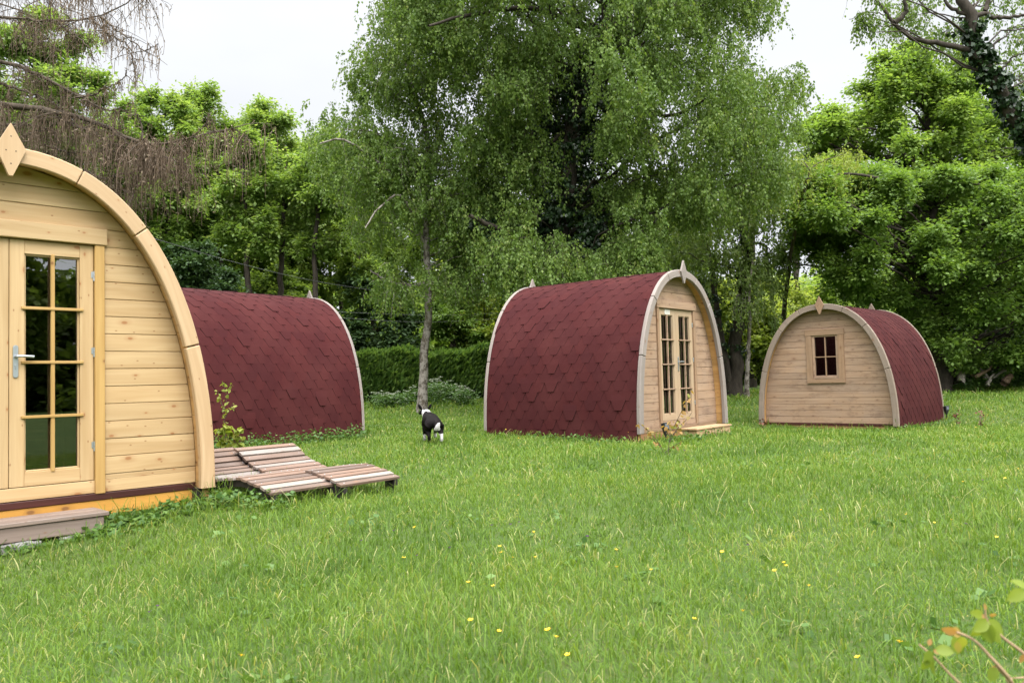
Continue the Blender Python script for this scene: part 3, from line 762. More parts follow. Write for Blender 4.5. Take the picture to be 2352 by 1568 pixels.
G = lambda *c: c
LM = {}
LM['birch'] = leafmat('leaf_birch', [(0, (.075, .135, .02)), (.45, (.122, .20, .031)), (.8, (.172, .25, .045)), (.97, (.235, .28, .07)), (1, (.30, .25, .06))], trans=.5, desat=True)
LM['birch_light'] = leafmat('leaf_birch_light', [(0, (.10, .16, .034)), (.5, (.15, .22, .046)), (.9, (.20, .26, .07)), (1, (.28, .27, .09))], trans=.5, desat=True)
LM['locust'] = leafmat('leaf_locust', [(0, (.125, .205, .036)), (.5, (.18, .275, .053)), (.85, (.235, .315, .075)), (1, (.38, .40, .2))], trans=.52, desat=True)
LM['maple'] = leafmat('leaf_maple', [(0, (.085, .16, .024)), (.5, (.135, .225, .036)), (.9, (.185, .275, .052)), (1, (.23, .31, .06))], trans=.48, desat=True)
LM['maple_bright'] = leafmat('leaf_maple_bright', [(0, (.13, .225, .036)), (.5, (.19, .29, .05)), (1, (.27, .36, .08))], trans=.5, desat=True)
LM['wood'] = leafmat('leaf_wood', [(0, (.13, .205, .034)), (.5, (.19, .28, .05)), (1, (.25, .32, .07))], trans=.55, desat=True)
LM['ivy'] = leafmat('leaf_ivy', [(0, (.010, .022, .008)), (.6, (.018, .040, .012)), (.93, (.035, .07, .018)), (1, (.08, .12, .03))], trans=.12, rough=.35, spec=.35)
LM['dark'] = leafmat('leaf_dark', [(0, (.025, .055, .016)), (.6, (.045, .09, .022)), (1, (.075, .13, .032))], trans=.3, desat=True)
LM['hedge'] = leafmat('leaf_hedge', [(0, (.065, .13, .026)), (.5, (.12, .21, .04)), (1, (.19, .285, .06))], trans=.35, desat=True)
LM['yellow'] = leafmat('leaf_yellow', [(0, (.19, .26, .034)), (.5, (.26, .33, .05)), (1, (.34, .38, .08))], trans=.52, desat=True)
BK = {}
BK['birch'] = barkmat('bark_birch', (.11, .088, .066), (.03, .026, .02), (.24, .215, .19))
BK['dark'] = barkmat('bark_dark', (.06, .048, .038), (.022, .018, .014))
BK['brown'] = barkmat('bark_brown', (.11, .085, .062), (.04, .032, .024))
BK['dead'] = barkmat('bark_dead', (.17, .135, .115), (.07, .055, .046))
BK['pale'] = barkmat('bark_pale', (.40, .37, .34), (.2, .175, .155))

# ------------------------------------------------------------------ the trees one sees, from left to right
# big ivy covered birch
D1 = 22.0
ivy_poly = [(1195, 640), (1215, 500), (1255, 400), (1225, 330), (1235, 220), (1310, 130), (1375, 70), (1420, 50), (1405, 200), (1390, 400), (1415, 520), (1430, 640)]
tb = [gpt(1285, 905, D1)]+px([(1288, 700), (1292, 560), (1300, 430), (1322, 300), (1365, 150), (1400, 45), (1408, -60), (1400, -250), (1380, -420)], D1)
big = [(900, -260), (893, 20), (862, 62), (872, 115), (905, 200), (950, 160), (1000, 130), (1020, 170), (1090, 175), (1088, 300), (1045, 345), (1060, 420), (1085, 520), (1150, 600), (1250, 650), (1400, 650), (1500, 570), (1640, 480), (1780, 430), (1835, 340), (1800, 330), (1830, 220), (1822, 145), (1768, 130), (1752, 60), (1765, -260), (1600, -460), (1200, -460)]
c1 = fill(big, D1, 60, 4.6, 2.0, back_poly=ivy_poly)
c1b = fill([(1130, 560), (1220, 540), (1300, 580), (1420, 520), (1500, 560), (1480, 650), (1160, 650)], D1-2.2, 50, .8, 1.2)
iv = fill(ivy_poly, D1-.1, 36, .9, 2.6); iv2 = fill([(1072, 520), (1095, 490), (1225, 590), (1300, 640), (1180, 650)], D1-.6, 32, .4, 2.2)
ivc = along(tb[:8], .35, .45, .12)
ex = [(px([(1400, 60), (1450, 45), (1500, 38), (1580, 0, 21), (1640, -60, 20)], D1), .10, .03), (px([(1385, 255), (1450, 240), (1530, 268, 20.5), (1600, 240, 20), (1620, 228, 19.7)], D1), .08, .03),
      (px([(1395, 80), (1330, 60), (1230, 20, 21), (1120, 30, 20), (1040, 45, 19), (985, 60, 18.6)], D1), .09, .03), (px([(1330, 270), (1260, 330, 21.8), (1180, 360, 21.5)], D1), .09, .03),
      (px([(1290, 600), (1220, 560, 21.5), (1130, 520, 20.5), (1078, 495, 20)], D1), .13, .05)]
tree('birch_tree', 'huge weeping birch with a dark ivy covered trunk, filling the centre behind the middle pod', 'tree', None, tb, .42, [c1, c1b], [BK['dark'], LM['birch'], LM['ivy']], 'birch', leaf=dict(n=46, k=24, ln=.95, droop=.8, L=.074, spread=.085, twigs=.3), ivy=(np.concatenate([iv[0], iv2[0], ivc[0]]), np.concatenate([iv[1], iv2[1], ivc[1]])), extra=ex, r1=.06, every=.22, limb=.032)

# slender white barked birch beside the dog
D2 = 22.5
tb = [gpt(968, 932, D2)]+px([(974, 860), (980, 780), (984, 700), (982, 600), (976, 480), (984, 350), (962, 250), (946, 190), (930, 130)], D2)
up_ = [(832, 112), (880, 105), (930, 115), (975, 130), (1005, 220), (1000, 320), (1015, 420), (810, 430), (822, 320), (850, 250), (815, 180)]
lowc = [(690, 300), (705, 235), (760, 225), (800, 260), (850, 300), (930, 300), (1000, 300), (1075, 340), (1125, 420), (1140, 540), (1090, 660), (960, 690), (910, 680), (870, 600), (840, 500), (810, 430), (760, 400), (700, 370)]
c2 = [fill(up_, D2, 52, 1.5, 1.3), fill(lowc, D2, 54, 2.2, 1.5)]
ex = [(px([(980, 650), (930, 655), (880, 640), (850, 620)], D2), .06, .02), (px([(976, 560), (921, 451, 21.5), (870, 480, 21), (839, 524, 20.7)], D2), .05, .015), (px([(978, 480), (900, 400, 22), (850, 360, 21.5), (790, 320, 21), (735, 330, 21)], D2), .06, .02), (px([(900, 400, 22), (880, 330), (840, 270), (800, 290)], D2), .03, .01)]
tree('birch_tree', 'slender birch with a single pale flaking trunk rising beyond the dog', 'tree', None, tb, .135, c2, [BK['birch'], LM['birch'], LM['ivy']], 'birch', leaf=dict(n=40, k=22, ln=.9, droop=.8, L=.072, spread=.08, twigs=.3), extra=ex, r1=.05, every=.45, limb=.035)

# ivied tree between the middle and right pods
D3 = 27.0
tb = [gpt(1686, 908, D3)]+px([(1690, 800), (1694, 740), (1706, 650), (1718, 575), (1702, 500), (1722, 430), (1742, 380), (1750, 340)], D3)
c3 = [fill([(1500, 560), (1560, 430), (1660, 360), (1760, 370), (1800, 420), (1770, 470), (1700, 520), (1720, 620), (1640, 660), (1560, 650)], D3, 52, 2.2, 1.7), fill([(1700, 560), (1760, 520), (1790, 560), (1785, 640), (1740, 690), (1700, 660)], D3, 50, 1.2, .9)]
ivc = along([tb[0]+np.array([0, 0, .3])]+tb[1:6], .28, .36, .10)
t2 = [gpt(1680, 905, D3)]+px([(1664, 820), (1650, 740), (1640, 650), (1625, 560)], D3)
ivc2 = along(t2[1:4], .35, .25, .07)
ex = [(t2, .17, .06), (px([(1708, 500), (1760, 492), (1790, 478)], D3), .06, .02), (px([(1702, 510), (1690, 470), (1700, 450)], D3), .05, .02), (px([(1715, 590), (1690, 570), (1650, 590)], D3), .07, .02), (px([(1715, 470), (1760, 430), (1785, 400)], D3), .05, .015), (px([(1716, 560), (1750, 560), (1775, 580)], D3), .05, .015)]
tree('ivied_tree', 'twin stemmed tree with ivy wrapped trunks standing between the middle and right pods', 'tree', None, tb, .26, c3, [BK['dark'], LM['birch_light'], LM['ivy']], 'birch', leaf=dict(n=32, k=20, ln=.9, L=.092, spread=.06, twigs=.35), extra=ex, ivy=(np.concatenate([ivc[0], ivc2[0]]), np.concatenate([ivc[1], ivc2[1]])), r1=.07, every=.5, limb=.04)
# thin young birch
D4 = 26.0
tb = [gpt(1714, 890, D4)]+px([(1719, 800), (1721, 720), (1722, 660), (1728, 590)], D4)
tree('birch_sapling', 'thin young birch with a white speckled stem left of the right pod', 'tree', None, tb, .085, [fill([(1690, 600), (1770, 590), (1790, 700), (1740, 740), (1690, 710)], D4, 42, .8, 1.0)], [BK['birch'], LM['birch_light']], 'birch', leaf=dict(n=22, k=16, ln=.7, L=.08, spread=.05), r1=.03, every=.6, limb=.02)

# right hand maples
D5 = 31.5
tb = [gpt(2120, 890, D5)]+px([(2122, 700), (2128, 500), (2135, 350), (2130, 230), (2125, 160)], D5)
c5 = fill([(1850, 330), (1848, 285), (1885, 258), (1930, 262), (1965, 275), (1985, 200), (2030, 135), (2085, 115), (2170, 118), (2250, 165), (2300, 250), (2360, 320), (2420, 420), (2380, 620), (1900, 560)], D5, 56, 3.0, 3.0)
tree('maple_tree', 'bright green maple whose rounded top rises against the white sky at right', 'tree', None, tb, .35, [c5], [BK['dark'], LM['maple_bright']], 'broad', leaf=dict(n=40, k=26, L=.145, spread=.22, twigs=.25), r1=.06, every=.5, limb=.06)
D6 = 26.5
tb = [gpt(2160, 895, D6)]+px([(2158, 800), (2152, 690), (2150, 610), (2138, 520), (2146, 470), (2150, 440)], D6)
c6 = fill([(1850, 420), (1900, 400), (2000, 400), (2150, 390), (2300, 400), (2520, 420), (2560, 700), (2480, 830), (2350, 840), (2190, 830), (2110, 740), (1990, 690), (1880, 650), (1800, 610), (1770, 575), (1825, 520), (1812, 420)], D6, 58, 3.4, 2.7)
ex = [(px([(2152, 620), (2185, 560), (2220, 520, 25.5), (2290, 480, 25)], D6), .12, .03), (px([(2150, 610), (2110, 560), (2080, 520)], D6), .1, .03), (px([(2140, 470), (2060, 420, 25.5), (1960, 400, 25), (1900, 405, 24.6)], D6), .09, .02), (px([(2150, 440), (2200, 420, 25.5), (2280, 430, 25)], D6), .08, .02)]
tree('maple_tree', 'broad dark green maple with low spreading boughs right behind the right pod', 'tree', None, tb, .34, [c6], [BK['dark'], LM['maple']], 'broad', leaf=dict(n=44, k=26, L=.115, spread=.2, twigs=.25), extra=ex, r1=.08, every=.5, limb=.05)
D7 = 24.5
tb = [gpt(1800, 900, 30)]+px([(1800, 760, 29), (1815, 600, 27), (1840, 470, 25.5), (1860, 390, 25)], 25)
c7 = fill([(1775, 350), (1840, 315), (1900, 350), (1985, 330), (1980, 420), (1900, 470), (1850, 480), (1790, 460), (1770, 430)], 25.5, 46, 1.2, 1.0)
tree('willowy_birch', 'yellowish fine leaved birch in front of the left side of the maples', 'tree', None, tb, .12, [c7], [BK['brown'], LM['yellow']], 'birch', leaf=dict(n=30, k=18, ln=.8, L=.07, spread=.06), r1=.03, every=.7, limb=.03)

# leaning ivy trunk, top right
D8 = 15.0
base8 = gpt(2600, 905, D8)
tb = [base8]+px([(2545, 720), (2480, 540), (2405, 385), (2350, 300), (2290, 195), (2242, 125), (2226, 60), (2198, -40), (2185, -150)], D8)
ivc = along(tb[2:8], .085, .23, .04)
ivt = along(px([(2300, 200), (2255, 130), (2245, 110)], D8), .1, .22, .06)
top8 = fill([(2040, -60), (2100, -70), (2350, -90), (2420, 0), (2352, 80), (2240, 100), (2120, 105), (2060, 60)], D8+1.3, 46, .9, .8, rs=.7)
l8 = fill([(1935, -70), (1990, -60), (2040, -20), (2035, 60), (2000, 70), (1945, 40)], D8, 34, .5, .8, rs=.6)
r8 = fill([(2300, 90), (2420, 60), (2480, 330), (2420, 400), (2350, 220)], D8+1.2, 46, .8, .7)
m8 = fill([(2130, 60), (2250, 150), (2180, 175), (2100, 150)], D8+.9, 40, .5, .6)
ex = [(px([(2225, 117), (2184, 107), (2129, 95), (2079, 79), (2053, 53), (2035, 35), (2029, 18), (2014, 0), (1990, -60)], D8), .055, .02), (px([(2053, 53), (2080, 30), (2078, 9), (2068, -40)], D8), .05, .02), (px([(2237, 41), (2260, 29), (2278, 38), (2322, 40), (2380, 35)], D8), .05, .02), (px([(2238, 45), (2190, 22), (2172, 6), (2150, -40)], D8), .045, .015), (px([(2040, 36), (1990, 28), (1950, 45)], D8), .012, .005), (px([(2050, 60), (2000, 62), (1985, 60)], D8), .012, .005), (px([(2300, 160), (2330, 130), (2360, 120)], D8), .02, .01), (px([(2262, 25), (2285, -30), (2300, -80)], D8), .045, .02)]
tree('leaning_birch', 'birch with a leaning ivy wrapped trunk and hanging sprays at the top right corner', 'tree', None, tb, .16, [top8, l8, r8, m8], [BK['dark'], LM['birch'], LM['ivy']], 'birch', leaf=dict(n=18, k=13, ln=.6, L=.055, spread=.05, twigs=.6), extra=ex, ivy=(np.concatenate([ivc[0], ivt[0]]), np.concatenate([ivc[1], ivt[1]])), r1=.085, every=.6, limb=.022, twig_r=.0025)

# locusts at the left edge of the wood
def locust(u, vt, w, d, label, sparse=1.0, ub=None, low=560, mat='locust', bark='dark', L=.145, sp=44, group=None, name='locust_tree'):
    ub = u if ub is None else ub
    j = lambda a: a+rng.uniform(-10, 10)
    poly = [(u-w*.45, j(vt+10)), (u-w*.1, j(vt+8)), (u+w*.2, vt), (u+w*.6, j(vt+25)), (u+w*.95, j(vt+90)), (u+w, j(low-120)), (u+w*.6, low), (u-w*.6, low), (u-w, j(low-130)), (u-w*.95, j(vt+90)), (u-w*.75, j(vt+35))]
    c = fill(poly, d, sp, w*d/FOC*.9, 2.3*sparse)
    tb = [gpt(ub, 880, d)]+px([(ub*.9+u*.1, 720), (ub*.6+u*.4+rng.uniform(-6, 6), 560), (ub*.3+u*.7+rng.uniform(-8, 8), 420), (u*.92+ub*.08, vt+130), (u, vt+75)], d)
    return tree(name, label, 'tree', None, tb, .15*rng.uniform(.85, 1.15), [c], [BK[bark], LM[mat]], 'broad', group, leaf=dict(n=24, k=24, L=L, spread=.19, twigs=.3, wl=.6), r1=.04, every=.6, limb=.04)
locust(85, 35, 150, 26, 'pale yellow green locust behind the bare brown larch boughs at top left', .75, low=420)
locust(200, 290, 100, 30, 'low locust showing between the brown larch boughs and the new pine pod', .9, low=620)
locust(345, 214, 125, 31, 'light green locust with a ragged top, leftmost against the open sky', 1.0, ub=417, low=560)
locust(475, 208, 115, 33, 'locust with the tallest yellow green top left of the birches', 1.0, ub=523, low=560)
locust(600, 236, 110, 34, 'locust with creamy blossom next to the slender birch crown', 1.0, ub=555, low=590)
for (u, vt, ub, d, lb) in ((560, 310, 572, 28.5, 'light locust in front of the thin wood trees, nearest the larch boughs'), (655, 330, 640, 29.5, 'light locust in front of the thin wood trees, between its two neighbours'), (735, 350, 722, 28.5, 'light locust in front of the thin wood trees, nearest the slender birch')):
    locust(u, vt, 70, d, lb, .75, ub=ub, low=575)
for i, (u, vt, ub, d) in enumerate(((265, 330, 330, 38), (410, 330, 490, 36), (640, 280, 640, 37), (690, 320, 707, 39), (540, 340, 625, 40), (760, 300, 760, 42), (840, 330, 855, 41), (330, 300, 345, 39), (470, 300, 455, 40), (600, 290, 585, 42), (730, 330, 790, 39), (900, 360, 910, 43), (810, 420, 830, 36))):
    locust(u, vt, 85, d, 'thin dark trunked tree standing in the wood behind the left pods', .8, ub=ub, low=690, mat='wood', L=.15, group='thin trees in the wood behind the left pods', name='woodland_tree')
for i, (u, vt, d) in enumerate(((1040, 420, 38), (1130, 470, 40), (1480, 430, 40), (1580, 500, 38))):
    locust(u, vt, 90, d, 'green tree in the wood glimpsed behind the big birch', 1.0, low=700, mat='wood', L=.16, group='wood trees behind the big birch', name='woodland_tree')
for i, (u, vt, d) in enumerate(((1730, 610, 42), (1830, 640, 44))):
    locust(u, vt, 80, d, 'light green tree far back in the gap left of the right pod', .8, low=800, mat='yellow', L=.16, group='light green trees in the gap', name='woodland_tree')
for i, (u, vt, d) in enumerate(((2330, 330, 36), (2440, 300, 33), (2280, 480, 38))):
    locust(u, vt, 110, d, 'green tree behind the broad maple at the right edge', 1.0, low=780, mat='maple', L=.16, group='trees behind the maples', name='woodland_tree')

# shrubs
def shrub(name, poly, d, label, mat, sp=40, thick=1.0, layers=2.2, L=.12, n=30, k=22, st='flat', spread=.13, group=None, cat='bush'):
    C, r = fill(poly, d, sp, thick, layers); cx = np.mean([p[0] for p in poly]); b = gpt(cx, 890, d)
    root = thing(name, tuple(b), label, cat, group)
    c = C.mean(0); tr = np.linspace(b, [b[0], b[1], max(c[2], b[2]+.5)], 6)
    pths, rads = limbs_to(C, tr, np.linspace(.09, .05, 6), .6, .025, 1.2)
    parts = [tubes_arrays(tr[None], np.linspace(.09, .04, 6)[None], 6)]
    if pths: parts.append(tubes_arrays(np.array(pths), np.array(rads), 4))
    V, q = merge(parts); np_mesh('stem', V-b, q, BK['dark'], root, smooth=True)
    P = twigs_broad(C, r, n); a = leaves_on(P, k, L, spread, st)
    leaves_mesh('foliage', a[0]-b, a[1], a[2], a[3], a[4], a[5], LM[mat], root)
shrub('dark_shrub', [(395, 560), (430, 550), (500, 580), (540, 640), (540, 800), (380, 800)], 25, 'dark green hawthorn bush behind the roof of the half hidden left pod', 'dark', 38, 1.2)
shrub('dark_shrub', [(560, 640), (640, 620), (720, 660), (760, 720), (760, 830), (540, 830)], 31, 'dark bush under the wood behind the far end of the left pod', 'wood', 44, 1.2, L=.14)
shrub('conifer_bush', [(775, 660), (830, 640), (905, 670), (960, 720), (975, 830), (770, 830)], 35, 'very dark conifer bush just over the hedge left of the slender birch', 'dark', 44, 1.5, L=.16)
shrub('yellow_green_bush', [(1035, 590), (1090, 555), (1170, 560), (1215, 650), (1215, 830), (1050, 830), (1040, 740)], 34, 'glowing yellow green bush over the hedge right of the slender birch', 'yellow', 46, 1.5, L=.16)
shrub('green_bush', [(985, 700), (1040, 690), (1100, 740), (1120, 830), (990, 830)], 33, 'low mid green bush directly above the hedge right of the slender birch', 'maple', 40, 1.0, L=.13)
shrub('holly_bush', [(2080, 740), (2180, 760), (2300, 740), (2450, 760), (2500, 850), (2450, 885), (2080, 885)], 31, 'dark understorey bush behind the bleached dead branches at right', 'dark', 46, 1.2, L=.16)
shrub('green_bush', [(1590, 660), (1650, 640), (1700, 690), (1760, 700), (1850, 740), (1850, 860), (1600, 860)], 38, 'light green undergrowth bush beyond the gap left of the right pod', 'yellow', 48, 1.5, L=.18)
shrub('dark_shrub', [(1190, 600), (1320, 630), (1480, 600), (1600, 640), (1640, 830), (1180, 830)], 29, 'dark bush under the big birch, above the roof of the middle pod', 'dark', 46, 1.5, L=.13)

# clipped conifer hedge
def hedge():
    a = at(640, 812, 30.0); b = at(1290, 812, 30.5); L = np.linalg.norm((b-a)[:2]); dx = (b-a)/L; dx[2] = 0; nrm = np.array([dx[1], -dx[0], 0])
    root = thing('conifer_hedge', (a[0], a[1], gz(a[0], a[1])), 'clipped green conifer hedge between the left and middle pods', 'hedge'); o = np.array(root.location)
    H = a[2]-gz(a[0], a[1])+.0
    n = 60000; s = rng.uniform(0, L, n); face = rng.random(n); z = np.where(face < .45, H*np.sqrt(rng.uniform(0, 1, n)), H*rng.uniform(.9, 1.03, n)); dep = np.where(face < .45, rng.uniform(-.12, .35, n), rng.uniform(0, 1.5, n))
    z += .10*np.sin(s*1.9)+.07*np.sin(s*4.3+1)+rng.normal(0, .05, n); dep += .10*np.sin(s*2.3+z*2)
    P = a[None]*[1, 1, 0]+dx*s[:, None]-nrm*dep[:, None]; gzv = ground_z(P[:, 0], P[:, 1]); P[:, 2] = gzv+np.maximum(z-.2, .02)
    A = unit(nrm*rng.uniform(.2, .8, n)[:, None]+dx*rng.normal(.45, .35, n)[:, None]+np.array([0, 0, 1])*rng.uniform(.25, 1, n)[:, None]); N2 = unit(rng.normal(0, 1, (n, 3)))
    N2 = unit(N2-A*(N2*A).sum(1, keepdims=True)); sz = rng.uniform(.16, .34, n)
    leaves_mesh('foliage', P-o, A, N2, sz, sz*.34, rng.uniform(0, 1, n), LM['hedge'], root)
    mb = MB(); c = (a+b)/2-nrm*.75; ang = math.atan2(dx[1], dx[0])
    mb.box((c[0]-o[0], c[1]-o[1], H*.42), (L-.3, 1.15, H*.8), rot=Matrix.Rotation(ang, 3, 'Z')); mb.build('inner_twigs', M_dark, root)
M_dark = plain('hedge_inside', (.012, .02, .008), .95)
hedge()

# far wood all round: one mass nobody could count
def far_wood():
    P = []; n = 60
    for i in range(640):
        az = rng.uniform(0, 2*math.pi); front = abs(math.sin((az-math.pi/2)/2)) < .36
        dist = rng.uniform(50, 64) if front else rng.uniform(34, 46)
        x, y = dist*math.cos(az), dist*math.sin(az); h = rng.uniform(4.0, 7.5) if front else rng.uniform(5, 9)
        for k in range(int(h*2.2)):
            P.append((x+rng.normal(0, 1.6), y+rng.normal(0, 1.6), rng.uniform(0, h), 1.5))
    P = np.array(P); C = P[:, :3]; r = P[:, 3]
    T = twigs_broad(C, r, 14); a = leaves_on(T, 9, .5, .4, 'flat')
    o = leaves_mesh('far_wood', *a, LM['wood'], None); tag(o, 'distant green wood closing off the back of the clearing', 'woodland', None, 'stuff')
far_wood()
# ------------------------------------------------------------------ bare brown larch, top left
def larch():
    D = 11.0
    zz = lambda pts, d: [at(x/3.641, y/3.641, dd) for (x, y), dd in zip(pts, np.linspace(d[0], d[1], len(pts)))]
    base = gpt(-420, 920, D+.5)
    tr = smooth_path([base]+px([(-410, 500), (-400, 100), (-390, -300)], D+.5), 20)
    root = thing('bare_larch', tuple(base), 'bare brown larch hanging its dead drooping twigs over the new pine pod', 'tree')
    T = lambda v, d=0: at(-405, v, D+.5)
    main = [  # limb paths from the trunk, start radius, twig density, twig length
        ([T(80)]+zz([(0, 140), (300, 178), (740, 155), (960, 90), (1100, 0), (1180, -80)], (11, 10)), .032, 70, .45),
        (zz([(840, 140), (1060, 310), (1210, 420), (1320, 370)], (10.3, 9.8)), .012, 70, .40),
        (zz([(770, 160), (900, 280), (1080, 400), (1130, 620)], (10.4, 10)), .012, 70, .40),
        (zz([(480, 175), (560, 260), (700, 360), (800, 520)], (10.7, 10.3)), .012, 50, .42),
        ([T(-40)]+zz([(0, 40), (180, 160), (360, 290), (500, 430)], (11.3, 10.8)), .02, 45, .4),
        ([T(20)]+zz([(0, 150), (200, 300), (380, 400)], (11.6, 11.2)), .016, 45, .4),
        ([T(90)]+zz([(20, 520), (240, 590), (430, 680), (640, 800), (780, 870), (940, 935), (1090, 860)], (11.4, 10.4)), .05, 90, .45),
        (zz([(640, 815), (760, 800), (860, 750), (1000, 680), (1060, 610)], (10.8, 10.2)), .014, 55, .28),
        ([T(200)]+zz([(60, 880), (400, 930), (700, 1000), (860, 1060), (1060, 1150), (1200, 1190), (1360, 1210), (1600, 1150), (2000, 1060)], (11.2, 9.8)), .07, 170, .62),
        (zz([(1205, 1200), (1180, 1060), (1150, 960), (1120, 860)], (10.4, 10.4)), .016, 18, .2),
        (zz([(1600, 1150), (1700, 1060), (1750, 960)], (10.1, 10)), .010, 30, .2),
        ([T(230)]+zz([(0, 1030), (200, 1040), (300, 1050), (480, 1120)], (11.6, 11.2)), .06, 110, .6),
        (zz([(360, 1210), (520, 1260), (700, 1280), (900, 1240)], (11.2, 10.6)), .016, 110, .5),
        (zz([(700, 1420), (850, 1490), (1000, 1470), (1250, 1370), (1350, 1240)], (11, 10.4)), .02, 130, .55),
        (zz([(200, 1130), (420, 1060), (600, 900)], (11, 10.8)), .012, 70, .5),
        (zz([(900, 1060), (1200, 1290), (1420, 1320), (1600, 1400)], (10.6, 10)), .014, 120, .6),
        ([T(300)]+zz([(100, 1300), (500, 1420), (900, 1560), (1300, 1640)], (11.6, 10.8)), .03, 130, .55),
        (zz([(0, 700), (200, 760), (420, 850), (560, 960)], (11.5, 11)), .02, 90, .5),
        (zz([(500, 1000), (800, 1120), (1000, 1300), (1200, 1440)], (10.9, 10.5)), .016, 110, .55),
        ([T(-160)]+zz([(100, -60), (420, -20), (700, -60), (900, -140)], (11, 10.2)), .025, 90, .5),
        ([T(-200)]+zz([(300, -150), (800, -120), (1150, -60), (1250, -20)], (11, 10)), .02, 60, .4),
    ]
    parts = [tubes_arrays(tr[None], np.linspace(.22, .12, 20)[None], 10)]; tw = []
    for pts, r0, dens, ln in main:
        e = smooth_path(pts, 26); e[1:-1] += rng.normal(0, .010, (24, 3))
        parts.append(tubes_arrays(e[None], np.linspace(r0, .005, 26)[None], 6))
        L = np.linalg.norm(np.diff(e, axis=0), axis=1).sum(); i0 = .25 if len(pts) > 5 else .02
        nb = max(3, int(L*9)); bl = []
        for _ in range(nb):   # side branchlets
            t = rng.uniform(i0, 1)*24.9; i = int(t); p = e[i]*(1-t+i)+e[i+1]*(t-i)
            d = unit(np.array([rng.normal(.25, .5), rng.normal(0, .8), rng.normal(-.15, .22)])); l = rng.uniform(.15, .75)*ln*1.5
            q = p[None]+d[None]*np.linspace(0, 1, 6)[:, None]*l; q[:, 2] -= .22*l*np.linspace(0, 1, 6)**2; bl.append(q)
        bl = np.array(bl); parts.append(tubes_arrays(bl, np.linspace(.006, .0025, 6)[None].repeat(nb, 0), 4))
        src = np.concatenate([bl.reshape(-1, 3), e[int(i0*25):].repeat(3, 0)]); n = int(L*dens*.85)
        s = src[rng.integers(0, len(src), n)]+rng.normal(0, .03, (n, 3)); l = ln*rng.uniform(.15, 1.0, n)**1.15
        t = np.linspace(0, 1, 5)[None, :, None]; sway = rng.normal(0, .27, (n, 1, 3)); sway[:, :, 2] = 0
        P = s[:, None]+sway*l[:, None, None]*t*(1.6-t); P[:, :, 2] -= l[:, None]*t[..., 0]; P += rng.normal(0, .006, P.shape); tw.append(P)
    V, q = merge(parts); np_mesh('trunk', V-base, q, BK['brown'], root, smooth=True)
    tw = np.concatenate(tw); w = np.linspace(.0034, .0018, 5)[None].repeat(len(tw), 0)*rng.uniform(.6, 1.5, (len(tw), 1))
    V, q = tubes_arrays(tw, w, 3); o = np_mesh('twigs', V-base, q, M_larch, root)
    # buds and little side spurs
    n = len(tw)*4; i = rng.integers(0, len(tw), n); j = rng.integers(0, 5, n); p = tw[i, j]
    A = unit(rng.normal(0, 1, (n, 3))+np.array([0, 0, -.6])); N2 = unit(rng.normal(0, 1, (n, 3))); N2 = unit(N2-A*(N2*A).sum(1, keepdims=True)); sz = rng.uniform(.02, .06, n)
    leaves_mesh('spurs', p-base, A, N2, sz, sz*.22, rng.uniform(0, 1, n), M_spur, root)
M_larch = barkmat('bark_larch_twig', (.18, .13, .092), (.085, .058, .041), scale=3.0)
M_spur = leafmat('larch_spur', [(0, (.09, .062, .042)), (.6, (.15, .108, .07)), (1, (.22, .16, .095))], trans=.1)
larch()

# ------------------------------------------------------------------ small plants
LM['sapling'] = leafmat('leaf_sapling', [(0, (.16, .2, .03)), (.6, (.26, .3, .05)), (1, (.34, .34, .08))], trans=.45)
LM['tan'] = leafmat('leaf_tan', [(0, (.2, .15, .04)), (.4, (.34, .2, .07)), (.8, (.42, .24, .09)), (1, (.2, .24, .05))], trans=.4)
LM['hazel'] = leafmat('leaf_hazel', [(0, (.16, .22, .03)), (.55, (.24, .30, .04)), (.85, (.32, .33, .06)), (1, (.40, .22, .08))], trans=.5)
LM['weed'] = leafmat('leaf_weed', [(0, (.05, .11, .025)), (.6, (.09, .17, .04)), (1, (.15, .24, .06))], trans=.35)
LM['white'] = leafmat('petal_white', [(0, (.34, .38, .24)), (1, (.6, .62, .5))], trans=.3, tcol=(1, 1, 1))
def blade_leaf(mb_list, P, A, N, L, W, v): mb_list.append((P, A, N, L, W, v))
